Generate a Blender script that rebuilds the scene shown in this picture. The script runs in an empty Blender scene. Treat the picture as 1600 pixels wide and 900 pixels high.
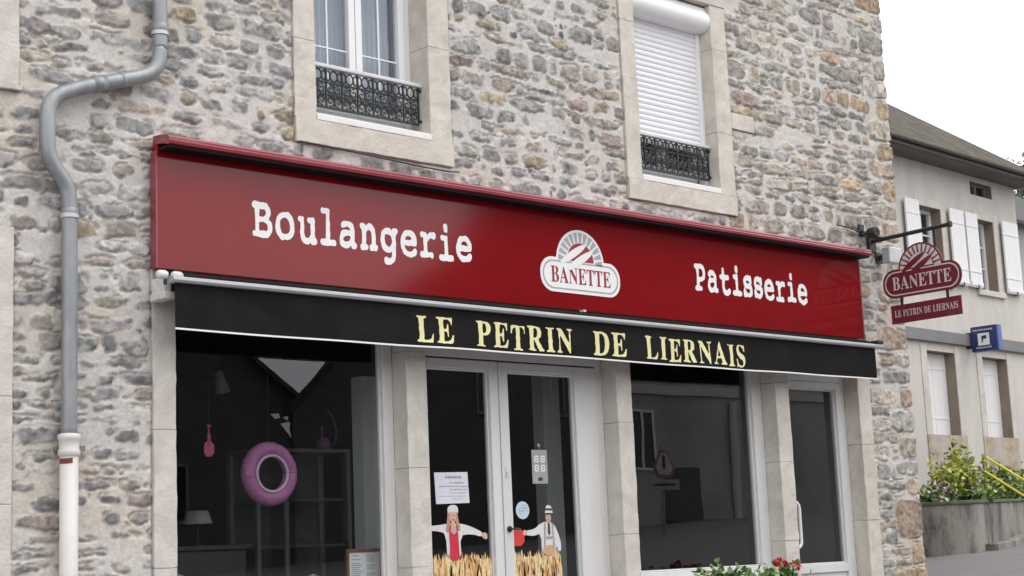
import bpy, bmesh, math, random
import numpy as np
from mathutils import Matrix, Vector

S = bpy.context.scene
COL = S.collection
random.seed(7)
R = math.radians

# ------------------------------------------------------------------ camera, sky, sun, exposure
cam = bpy.data.cameras.new('camera')
cam.sensor_width = 36.0
cam.lens = 55.968
cam.clip_start = 0.05
cam.clip_end = 2000
co = bpy.data.objects.new('camera', cam)
COL.objects.link(co)
co.matrix_world = Matrix(((0.7392045795, -0.0806404985, -0.6686357001, -4.94799),
                          (-0.6721822331, -0.1499654091, -0.7250389104, -8.39237),
                          (-0.0418047263, 0.9853971209, -0.1650602283, 1.05385),
                          (0, 0, 0, 1)))
S.camera = co

W = bpy.data.worlds.new('World')
S.world = W
W.use_nodes = True
nt = W.node_tree
bg = nt.nodes['Background']
sky = nt.nodes.new('ShaderNodeTexSky')
sky.sky_type = 'NISHITA'
sky.sun_disc = False
SUN_EL, SUN_ROT = R(58), R(200)
sky.sun_elevation = SUN_EL
sky.sun_rotation = SUN_ROT
sky.air_density = 1.0
sky.dust_density = 6.0
hsv = nt.nodes.new('ShaderNodeHueSaturation')
hsv.inputs['Saturation'].default_value = 0.25
mixw = nt.nodes.new('ShaderNodeMix')
mixw.data_type = 'RGBA'
mixw.inputs[0].default_value = 0.8          # the closed white cloud layer
mixw.inputs[7].default_value = (15.6, 15.7, 16.0, 1)
nt.links.new(sky.outputs[0], hsv.inputs['Color'])
nt.links.new(hsv.outputs[0], mixw.inputs[6])
nt.links.new(mixw.outputs[2], bg.inputs['Color'])
bg.inputs['Strength'].default_value = 0.12

sun = bpy.data.lights.new('sun', 'SUN')
sun.energy = 0.6
sun.angle = R(40)
sun.color = (1.0, 0.97, 0.93)
so = bpy.data.objects.new('sun', sun)
COL.objects.link(so)
sd = Vector((0.45, -0.60, 1.15))             # towards the sun: over the street, a little to the right
so.rotation_euler = sd.to_track_quat('Z', 'Y').to_euler()
sky.sun_elevation = math.asin(sd.normalized().z)
sky.sun_rotation = math.atan2(sd.x, sd.y)

S.view_settings.view_transform = 'Standard'
S.view_settings.look = 'None'
S.view_settings.gamma = 1
S.view_settings.exposure = 0.17
S.view_settings.use_curve_mapping = False
S.cycles.max_bounces = 8
S.cycles.transparent_max_bounces = 12
S.cycles.use_denoising = True

# ------------------------------------------------------------------ materials
def new_mat(name):
    m = bpy.data.materials.new(name)
    m.use_nodes = True
    return m, m.node_tree, m.node_tree.nodes['Principled BSDF']

def N(nt, t, **kw):
    n = nt.nodes.new(t)
    for k, v in kw.items():
        setattr(n, k, v)
    return n

def mat(name, col, rough=0.6, metal=0.0, var=0.12, scale=6.0, bump=0.0, bscale=60.0, coat=0.0, spec=0.5, dirt=None, dscale=1.5, stretch=(1, 1, 1), dlo=0.45, dhi=0.75, crough=0.03):
    m, nt, p = new_mat(name)
    L = nt.links
    tc = N(nt, 'ShaderNodeTexCoord')
    mp = N(nt, 'ShaderNodeMapping')
    mp.inputs['Scale'].default_value = stretch
    L.new(tc.outputs['Object'], mp.inputs[0])
    n1 = N(nt, 'ShaderNodeTexNoise')
    n1.inputs['Scale'].default_value = scale
    n1.inputs['Detail'].default_value = 6
    n1.inputs['Roughness'].default_value = 0.65
    L.new(mp.outputs[0], n1.inputs['Vector'])
    mr = N(nt, 'ShaderNodeMapRange')
    mr.inputs[1].default_value = 0.3
    mr.inputs[2].default_value = 0.7
    mr.inputs[3].default_value = 1 - var
    mr.inputs[4].default_value = 1 + var
    L.new(n1.outputs[0], mr.inputs[0])
    mul = N(nt, 'ShaderNodeMix', data_type='RGBA', blend_type='MULTIPLY')
    mul.inputs[0].default_value = 1
    mul.inputs[6].default_value = (*col, 1)
    L.new(mr.outputs[0], mul.inputs[7])
    out = mul.outputs[2]
    if dirt:
        n2 = N(nt, 'ShaderNodeTexNoise')
        n2.inputs['Scale'].default_value = dscale
        n2.inputs['Detail'].default_value = 8
        n2.inputs['Roughness'].default_value = 0.7
        L.new(mp.outputs[0], n2.inputs['Vector'])
        m2 = N(nt, 'ShaderNodeMapRange')
        m2.inputs[1].default_value = dlo
        m2.inputs[2].default_value = dhi
        L.new(n2.outputs[0], m2.inputs[0])
        mx = N(nt, 'ShaderNodeMix', data_type='RGBA')
        L.new(m2.outputs[0], mx.inputs[0])
        L.new(out, mx.inputs[6])
        mx.inputs[7].default_value = (*dirt, 1)
        out = mx.outputs[2]
    L.new(out, p.inputs['Base Color'])
    p.inputs['Roughness'].default_value = rough
    p.inputs['Metallic'].default_value = metal
    p.inputs['Specular IOR Level'].default_value = spec
    if coat:
        p.inputs['Coat Weight'].default_value = coat
        p.inputs['Coat Roughness'].default_value = crough
    if bump:
        n3 = N(nt, 'ShaderNodeTexNoise')
        n3.inputs['Scale'].default_value = bscale
        n3.inputs['Detail'].default_value = 5
        L.new(mp.outputs[0], n3.inputs['Vector'])
        b = N(nt, 'ShaderNodeBump')
        b.inputs['Strength'].default_value = bump
        b.inputs['Distance'].default_value = 0.01
        L.new(n3.outputs[0], b.inputs['Height'])
        L.new(b.outputs[0], p.inputs['Normal'])
    return m

def glass_mat(name, tint=(0.8, 0.82, 0.82), gain=1.0, rough=0.0):
    m, nt, p = new_mat(name)
    nt.nodes.remove(p)
    L = nt.links
    o = nt.nodes['Material Output']
    t = N(nt, 'ShaderNodeBsdfTransparent')
    t.inputs[0].default_value = (*tint, 1)
    g = N(nt, 'ShaderNodeBsdfGlossy')
    g.inputs['Roughness'].default_value = rough
    g.inputs['Color'].default_value = (0.95, 0.97, 1, 1)
    f = N(nt, 'ShaderNodeFresnel')
    f.inputs[0].default_value = 1.5
    mu = N(nt, 'ShaderNodeMath', operation='MULTIPLY')
    mu.inputs[1].default_value = gain
    L.new(f.outputs[0], mu.inputs[0])
    ge = N(nt, 'ShaderNodeNewGeometry')          # the far face of the pane lets light straight through
    iv = N(nt, 'ShaderNodeMath', operation='SUBTRACT')
    iv.inputs[0].default_value = 1.0
    L.new(ge.outputs['Backfacing'], iv.inputs[1])
    m2 = N(nt, 'ShaderNodeMath', operation='MULTIPLY')
    L.new(mu.outputs[0], m2.inputs[0])
    L.new(iv.outputs[0], m2.inputs[1])
    mx = N(nt, 'ShaderNodeMixShader')
    L.new(m2.outputs[0], mx.inputs[0])
    L.new(t.outputs[0], mx.inputs[1])
    L.new(g.outputs[0], mx.inputs[2])
    # slight waviness of the pane
    n3 = N(nt, 'ShaderNodeTexNoise')
    n3.inputs['Scale'].default_value = 1.2
    b = N(nt, 'ShaderNodeBump')
    b.inputs['Strength'].default_value = 0.03
    b.inputs['Distance'].default_value = 0.02
    tc = N(nt, 'ShaderNodeTexCoord')
    L.new(tc.outputs['Object'], n3.inputs['Vector'])
    L.new(n3.outputs[0], b.inputs['Height'])
    L.new(b.outputs[0], g.inputs['Normal'])
    L.new(mx.outputs[0], o.inputs[0])
    return m

M = {}
M['limestone'] = mat('limestone', (0.585, 0.550, 0.500), 0.9, var=0.13, scale=5, bump=0.5, bscale=45, dirt=(0.36, 0.33, 0.295), dscale=2.8, dlo=0.50, dhi=0.86)
M['limestone_ochre'] = mat('limestone_ochre', (0.575, 0.535, 0.475), 0.9, var=0.15, scale=5, bump=0.4, bscale=40, dirt=(0.40, 0.35, 0.285), dscale=3.2, dlo=0.48, dhi=0.84)
M['white_pvc'] = mat('white_pvc', (0.78, 0.785, 0.80), 0.35, var=0.02, scale=3, dirt=(0.62, 0.61, 0.58), dscale=3, dlo=0.55, dhi=0.95)
M['white_shutter'] = mat('white_shutter', (0.78, 0.78, 0.80), 0.4, var=0.02)
M['painted_stone'] = mat('painted_stone', (0.74, 0.73, 0.71), 0.7, var=0.04, scale=4, bump=0.2, dirt=(0.6, 0.57, 0.52), dscale=4, dlo=0.5, dhi=0.9)
M['shop_frame'] = mat('shop_frame', (0.69, 0.69, 0.685), 0.4, var=0.05, scale=3, dirt=(0.56, 0.545, 0.52), dscale=3, dlo=0.45, dhi=0.85, stretch=(1, 1, 0.35))  # dirty white PVC, greyed further for the shade under the awning
M['iron'] = mat('iron', (0.016, 0.016, 0.018), 0.5, var=0.2, scale=30)
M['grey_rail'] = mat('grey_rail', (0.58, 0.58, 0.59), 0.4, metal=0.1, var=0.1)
M['zinc'] = mat('zinc', (0.235, 0.25, 0.265), 0.42, metal=0.35, var=0.16, scale=4, dirt=(0.33, 0.34, 0.345), dscale=5, stretch=(1, 1, 0.3), dlo=0.45, dhi=0.65, bump=0.15, bscale=8)
M['cast_white'] = mat('cast_white', (0.62, 0.60, 0.57), 0.5, var=0.05, scale=5, dirt=(0.45, 0.40, 0.34), dscale=4, dlo=0.55, dhi=0.9)
M['rust'] = mat('rust', (0.16, 0.05, 0.035), 0.8, var=0.3)
M['sign_red'] = mat('sign_red', (0.205, 0.0045, 0.0075), 0.45, var=0.07, scale=1.2, coat=0.8, spec=0.0, crough=0.09)
M['trim_red'] = mat('trim_red', (0.24, 0.022, 0.034), 0.4, var=0.1, scale=6, coat=0.5, dirt=(0.33, 0.10, 0.12), dscale=2.5, dlo=0.5, dhi=0.9, stretch=(1, 4, 6))
M['soffit_shade'] = mat('soffit_shade', (0.010, 0.006, 0.007), 0.7, spec=0.2)  # near-black: the cornice's shadow band is put into the colour
M['letter_white'] = mat('letter_white', (0.80, 0.80, 0.79), 0.5, var=0.03, scale=12)
M['letter_cream'] = mat('letter_cream', (0.74, 0.69, 0.36), 0.6, var=0.06, scale=14)
M['emblem_red'] = mat('emblem_red', (0.28, 0.012, 0.025), 0.4)
M['emblem_grey'] = mat('emblem_grey', (0.36, 0.36, 0.38), 0.5)
M['awning_black'] = mat('awning_black', (0.0095, 0.0088, 0.009), 0.85, var=0.35, scale=2.2, bump=0.10, bscale=120, spec=0.15, dirt=(0.016, 0.0145, 0.0145), dscale=3, dlo=0.5, dhi=0.8)
M['aluminium'] = mat('aluminium', (0.52, 0.53, 0.54), 0.4, metal=0.3, var=0.05, scale=8)
M['white_metal'] = mat('white_metal', (0.68, 0.68, 0.67), 0.45, var=0.06, dirt=(0.4, 0.39, 0.37), dscale=8)
M['dark_metal'] = mat('dark_metal', (0.022, 0.022, 0.024), 0.45, var=0.15)
M['hang_red'] = mat('hang_red', (0.14, 0.010, 0.022), 0.4, var=0.06, coat=0.3)
M['hang_pale'] = mat('hang_pale', (0.55, 0.50, 0.49), 0.5)
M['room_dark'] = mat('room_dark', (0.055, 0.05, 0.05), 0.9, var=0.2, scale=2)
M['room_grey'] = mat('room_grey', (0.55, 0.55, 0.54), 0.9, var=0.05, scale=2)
M['cab_grey'] = mat('cab_grey', (0.16, 0.16, 0.16), 0.5)
M['cab_dark'] = mat('cab_dark', (0.08, 0.08, 0.08), 0.6)
M['curtain'] = mat('curtain', (0.62, 0.64, 0.68), 0.95, var=0.06, scale=5)
M['glass'] = glass_mat('glass', (0.88, 0.90, 0.90), 1.6)
M['glass_up'] = glass_mat('glass_up', (0.86, 0.88, 0.90), 1.1)
M['paper'] = mat('paper', (0.66, 0.67, 0.74), 0.8, var=0.03)
M['ink'] = mat('ink', (0.30, 0.31, 0.38), 0.8)
M['purple'] = mat('purple', (0.36, 0.125, 0.285), 0.5, var=0.22, scale=60, bump=0.6, bscale=90)
M['purple_pale'] = mat('purple_pale', (0.55, 0.40, 0.52), 0.6)
M['pink'] = mat('pink', (0.40, 0.055, 0.16), 0.4)
M['wood_red'] = mat('wood_red', (0.22, 0.07, 0.045), 0.5, var=0.2, scale=10, stretch=(1, 1, 8))
M['skin'] = mat('skin', (0.62, 0.40, 0.32), 0.7)
M['cloth_white'] = mat('cloth_white', (0.68, 0.66, 0.65), 0.8, var=0.08, scale=30)
M['apron_red'] = mat('apron_red', (0.58, 0.02, 0.05), 0.7, var=0.1, scale=30)
M['dulled_red'] = mat('dulled_red', (0.30, 0.12, 0.11), 0.7)  # road sign red, dulled to paint in its faint reflection
M['plain_red'] = mat('plain_red', (0.62, 0.045, 0.03), 0.6)
M['hair_blond'] = mat('hair_blond', (0.50, 0.26, 0.18), 0.7, var=0.15, scale=40)
M['print_dark'] = mat('print_dark', (0.05, 0.045, 0.05), 0.7)
M['print_grey'] = mat('print_grey', (0.33, 0.32, 0.33), 0.7)
M['bread'] = mat('bread', (0.55, 0.36, 0.20), 0.7, var=0.15, scale=50)
M['disc_blue'] = mat('disc_blue', (0.50, 0.62, 0.70), 0.6, var=0.15, scale=50)
M['hours_grey'] = mat('hours_grey', (0.34, 0.34, 0.34), 0.5)
M['wheat_a'] = mat('wheat_a', (0.76, 0.50, 0.24), 0.8, var=0.2, scale=40)
M['wheat_b'] = mat('wheat_b', (0.50, 0.24, 0.08), 0.8, var=0.2, scale=40)
M['wheat_c'] = mat('wheat_c', (0.82, 0.64, 0.36), 0.8, var=0.2, scale=40)
M['teal'] = mat('teal', (0.20, 0.42, 0.38), 0.4)
M['ball_blue'] = mat('ball_blue', (0.05, 0.16, 0.40), 0.4)
M['leaf_ger'] = mat('leaf_ger', (0.085, 0.17, 0.035), 0.55, var=0.35, scale=25)
M['leaf_ger_pale'] = mat('leaf_ger_pale', (0.24, 0.33, 0.12), 0.55, var=0.2, scale=25)
M['petal_red'] = mat('petal_red', (0.50, 0.012, 0.022), 0.5, var=0.3, scale=40)
M['petal_pink'] = mat('petal_pink', (0.72, 0.55, 0.58), 0.6, var=0.25, scale=40)
M['stem'] = mat('stem', (0.12, 0.17, 0.05), 0.7)
M['planter_wood'] = mat('planter_wood', (0.12, 0.07, 0.045), 0.8, var=0.2)
M['soil'] = mat('soil', (0.03, 0.022, 0.016), 1.0)
M['asphalt'] = mat('asphalt', (0.185, 0.168, 0.172), 0.9, var=0.12, scale=1.2, bump=0.5, bscale=90, dirt=(0.16, 0.147, 0.15), dscale=0.6)
M['pavement'] = mat('pavement', (0.22, 0.205, 0.20), 0.9, var=0.12, scale=3, bump=0.4, bscale=70)
M['render_white'] = mat('render_white', (0.56, 0.53, 0.49), 0.9, var=0.10, scale=1.4, bump=0.25, bscale=40, dirt=(0.42, 0.395, 0.36), dscale=1.0, dlo=0.5, dhi=0.8, stretch=(1.6, 1.6, 0.5))
M['render_grey'] = mat('render_grey', (0.40, 0.39, 0.395), 0.9, var=0.08, scale=0.8, dirt=(0.24, 0.22, 0.21), dscale=0.5)
M['old_tiles'] = None
M['wood_eave'] = mat('wood_eave', (0.12, 0.105, 0.092), 0.8, var=0.3, scale=3, stretch=(0.4, 3, 3))
M['band_grey'] = mat('band_grey', (0.20, 0.20, 0.20), 0.8, var=0.12, scale=2)
M['ochre_stone'] = mat('ochre_stone', (0.41, 0.325, 0.235), 0.9, var=0.3, scale=6, bump=0.6, bscale=25, dirt=(0.47, 0.43, 0.385), dscale=2.4, dlo=0.45, dhi=0.6)
M['brown_stone'] = mat('brown_stone', (0.25, 0.205, 0.16), 0.9, var=0.2, scale=2.5, bump=0.3, bscale=25)
M['shutter_wood'] = mat('shutter_wood', (0.78, 0.775, 0.77), 0.6, var=0.03, scale=3, stretch=(6, 6, 0.6))
M['bank_blue'] = mat('bank_blue', (0.012, 0.030, 0.135), 0.4, coat=0.2)
M['bank_blue_pale'] = mat('bank_blue_pale', (0.05, 0.11, 0.33), 0.4)
M['concrete_wet'] = mat('concrete_wet', (0.30, 0.275, 0.245), 0.9, var=0.38, scale=4.0, bump=0.9, bscale=14, dirt=(0.085, 0.08, 0.075), dscale=2.0, dlo=0.44, dhi=0.60, stretch=(1.3, 1.3, 0.55))
M['tile_edge'] = mat('tile_edge', (0.065, 0.05, 0.04), 0.9, var=0.3, scale=5)
M['moss_top'] = mat('moss_top', (0.10, 0.115, 0.075), 0.95, var=0.3, scale=6)
M['yellow'] = mat('yellow', (0.72, 0.60, 0.02), 0.45)
M['leaf_yellow'] = mat('leaf_yellow', (0.42, 0.44, 0.08), 0.6, var=0.35, scale=12)
M['leaf_green'] = mat('leaf_green', (0.16, 0.25, 0.06), 0.6, var=0.4, scale=12)
M['leaf_dark'] = mat('leaf_dark', (0.055, 0.10, 0.035), 0.6, var=0.4, scale=12)
M['leaf_grey'] = mat('leaf_grey', (0.13, 0.15, 0.12), 0.6, var=0.3, scale=12)
M['bark'] = mat('bark', (0.07, 0.055, 0.045), 0.9, var=0.3, scale=8)
M['dark_house'] = mat('dark_house', (0.10, 0.092, 0.088), 0.9, var=0.2)
M['dark_roof'] = mat('dark_roof', (0.05, 0.045, 0.044), 0.8, var=0.3, scale=3)
M['dark_glass'] = mat('dark_glass', (0.012, 0.013, 0.015), 0.1)

def tile_mat(name, a, b, c):
    m, nt, p = new_mat(name)
    L = nt.links
    tc = N(nt, 'ShaderNodeTexCoord')
    br = N(nt, 'ShaderNodeTexBrick')
    br.inputs['Scale'].default_value = 1.0
    br.inputs['Brick Width'].default_value = 0.21
    br.inputs['Row Height'].default_value = 0.15
    br.inputs['Mortar Size'].default_value = 0.016
    br.inputs['Bias'].default_value = -0.1
    br.inputs['Color1'].default_value = (*a, 1)
    br.inputs['Color2'].default_value = (*b, 1)
    br.inputs['Mortar'].default_value = (0.02, 0.018, 0.016, 1)
    L.new(tc.outputs['UV'], br.inputs['Vector'])
    n = N(nt, 'ShaderNodeTexNoise')
    n.inputs['Scale'].default_value = 3.2
    n.inputs['Detail'].default_value = 8
    n.inputs['Roughness'].default_value = 0.8
    L.new(tc.outputs['Object'], n.inputs['Vector'])
    mr = N(nt, 'ShaderNodeMapRange')
    mr.inputs[1].default_value = 0.47
    mr.inputs[2].default_value = 0.62
    L.new(n.outputs[0], mr.inputs[0])
    mx = N(nt, 'ShaderNodeMix', data_type='RGBA')
    L.new(mr.outputs[0], mx.inputs[0])
    L.new(br.outputs['Color'], mx.inputs[6])
    mx.inputs[7].default_value = (*c, 1)
    L.new(mx.outputs[2], p.inputs['Base Color'])
    p.inputs['Roughness'].default_value = 0.9
    b_ = N(nt, 'ShaderNodeBump')
    b_.inputs['Strength'].default_value = 1.0
    b_.inputs['Distance'].default_value = 0.04
    L.new(br.outputs['Fac'], b_.inputs['Height'])
    b_.invert = True
    L.new(b_.outputs[0], p.inputs['Normal'])
    return m
M['old_tiles'] = tile_mat('old_tiles', (0.080, 0.050, 0.036), (0.020, 0.016, 0.014), (0.085, 0.082, 0.032))

def stone_wall_mat():
    m, nt, p = new_mat('rubble_stone')
    L = nt.links
    a = N(nt, 'ShaderNodeVertexColor', layer_name='tint')
    tc = N(nt, 'ShaderNodeTexCoord')
    n = N(nt, 'ShaderNodeTexNoise')
    n.inputs['Scale'].default_value = 55
    n.inputs['Detail'].default_value = 6
    n.inputs['Roughness'].default_value = 0.7
    L.new(tc.outputs['Object'], n.inputs['Vector'])
    mr = N(nt, 'ShaderNodeMapRange')
    mr.inputs[1].default_value = 0.3
    mr.inputs[2].default_value = 0.7
    mr.inputs[3].default_value = 0.82
    mr.inputs[4].default_value = 1.16
    L.new(n.outputs[0], mr.inputs[0])
    mul = N(nt, 'ShaderNodeMix', data_type='RGBA', blend_type='MULTIPLY')
    mul.inputs[0].default_value = 1
    L.new(a.outputs['Color'], mul.inputs[6])
    L.new(mr.outputs[0], mul.inputs[7])
    L.new(mul.outputs[2], p.inputs['Base Color'])
    p.inputs['Roughness'].default_value = 0.92
    p.inputs['Specular IOR Level'].default_value = 0.25
    b = N(nt, 'ShaderNodeBump')
    b.inputs['Strength'].default_value = 0.35
    b.inputs['Distance'].default_value = 0.006
    L.new(n.outputs[0], b.inputs['Height'])
    L.new(b.outputs[0], p.inputs['Normal'])
    return m
M['rubble'] = stone_wall_mat()
M['side_stone'] = mat('side_stone', (0.36, 0.33, 0.30), 0.95, var=0.3, scale=7, bump=0.8, bscale=9)

# ------------------------------------------------------------------ mesh helpers
class MB:
    """collects shapes; build() links them as ONE mesh object"""
    def __init__(self):
        self.v, self.f, self.mi, self.uv = [], [], [], {}
    def add(self, vs, fs, mi=0):
        o = len(self.v)
        self.v += [tuple(x) for x in vs]
        self.f += [tuple(i + o for i in q) for q in fs]
        self.mi += [mi] * len(fs)
        return self
    def box(self, x0, x1, y0, y1, z0, z1, mi=0):
        vs = [(x0, y0, z0), (x1, y0, z0), (x1, y1, z0), (x0, y1, z0), (x0, y0, z1), (x1, y0, z1), (x1, y1, z1), (x0, y1, z1)]
        return self.add(vs, [(0, 3, 2, 1), (4, 5, 6, 7), (0, 1, 5, 4), (1, 2, 6, 5), (2, 3, 7, 6), (3, 0, 4, 7)], mi)
    def prism(self, poly, fn, t0, t1, mi=0):
        """poly: 2D loop; fn(a,b,t) -> xyz; extruded from t0 to t1"""
        n = len(poly)
        vs = [fn(a, b, t0) for a, b in poly] + [fn(a, b, t1) for a, b in poly]
        fs = [tuple(range(n)), tuple(range(2 * n - 1, n - 1, -1))]
        fs += [(i, i + n, (i + 1) % n + n, (i + 1) % n) for i in range(n)]
        return self.add(vs, fs, mi)
    def tube(self, pts, r, seg=8, mi=0, caps=True):
        pts = [Vector(p) for p in pts]
        rs = r if isinstance(r, (list, tuple)) else [r] * len(pts)
        o = len(self.v)
        up = None
        for i, p in enumerate(pts):
            d = (pts[min(i + 1, len(pts) - 1)] - pts[max(i - 1, 0)]).normalized()
            if up is None:
                up = Vector((0, 0, 1)) if abs(d.z) < 0.9 else Vector((0, 1, 0))
            a = d.cross(up).normalized()
            up = a.cross(d).normalized()
            for k in range(seg):
                th = 2 * math.pi * k / seg
                self.v.append(tuple(p + (a * math.cos(th) + up * math.sin(th)) * rs[i]))
        fs = []
        for i in range(len(pts) - 1):
            for k in range(seg):
                fs.append((o + i * seg + k, o + i * seg + (k + 1) % seg, o + (i + 1) * seg + (k + 1) % seg, o + (i + 1) * seg + k))
        if caps:
            fs.append(tuple(o + k for k in range(seg))[::-1])
            fs.append(tuple(o + (len(pts) - 1) * seg + k for k in range(seg)))
        self.f += fs
        self.mi += [mi] * len(fs)
        return self
    def lathe(self, prof, c, axis='z', seg=20, mi=0):
        """prof: (radius, height) pairs around an axis through c"""
        o = len(self.v)
        for r, h in prof:
            for k in range(seg):
                t = 2 * math.pi * k / seg
                a, b = r * math.cos(t), r * math.sin(t)
                q = {'z': (a, b, h), 'y': (a, h, b), 'x': (h, a, b)}[axis]
                self.v.append((c[0] + q[0], c[1] + q[1], c[2] + q[2]))
        fs = []
        for i in range(len(prof) - 1):
            for k in range(seg):
                fs.append((o + i * seg + k, o + i * seg + (k + 1) % seg, o + (i + 1) * seg + (k + 1) % seg, o + (i + 1) * seg + k))
        self.f += fs
        self.mi += [mi] * len(fs)
        return self
    def build(self, name, mats, parent=None, bevel=0.0, smooth=False):
        me = bpy.data.meshes.new(name)
        me.from_pydata(self.v, [], self.f)
        for m in (mats if isinstance(mats, (list, tuple)) else [mats]):
            me.materials.append(m)
        me.polygons.foreach_set('material_index', self.mi)
        bm = bmesh.new()
        bm.from_mesh(me)
        bmesh.ops.recalc_face_normals(bm, faces=bm.faces)
        bm.to_mesh(me)
        bm.free()
        if smooth:
            me.shade_smooth()
        me.update()
        o = bpy.data.objects.new(name, me)
        COL.objects.link(o)
        if parent:
            o.parent = parent
        if bevel:
            b = o.modifiers.new('bevel', 'BEVEL')
            b.width = bevel
            b.segments = 2
            b.limit_method = 'ANGLE'
        return o

def tag(o, label, cat, group=None, kind=None):
    if label: o['label'] = label
    if cat: o['category'] = cat
    if group: o['group'] = group
    if kind: o['kind'] = kind
    return o

def thing(name, label, cat, loc=(0, 0, 0), rz=0, group=None):
    o = bpy.data.objects.new(name, None)
    o.empty_display_size = 0.2
    COL.objects.link(o)
    o.location = loc
    o.rotation_euler = (0, 0, rz)
    return tag(o, label, cat, group)

def FXZ(y):            # a facade plane: (a, b, t) -> x, y - t, z
    return lambda a, b, t: (a, y - t, b)

def arc(cx, cz, r, a0, a1, n, rz=None):
    rz = rz or r
    return [(cx + r * math.cos(R(a0 + (a1 - a0) * i / n)), cz + rz * math.sin(R(a0 + (a1 - a0) * i / n))) for i in range(n + 1)]

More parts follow.
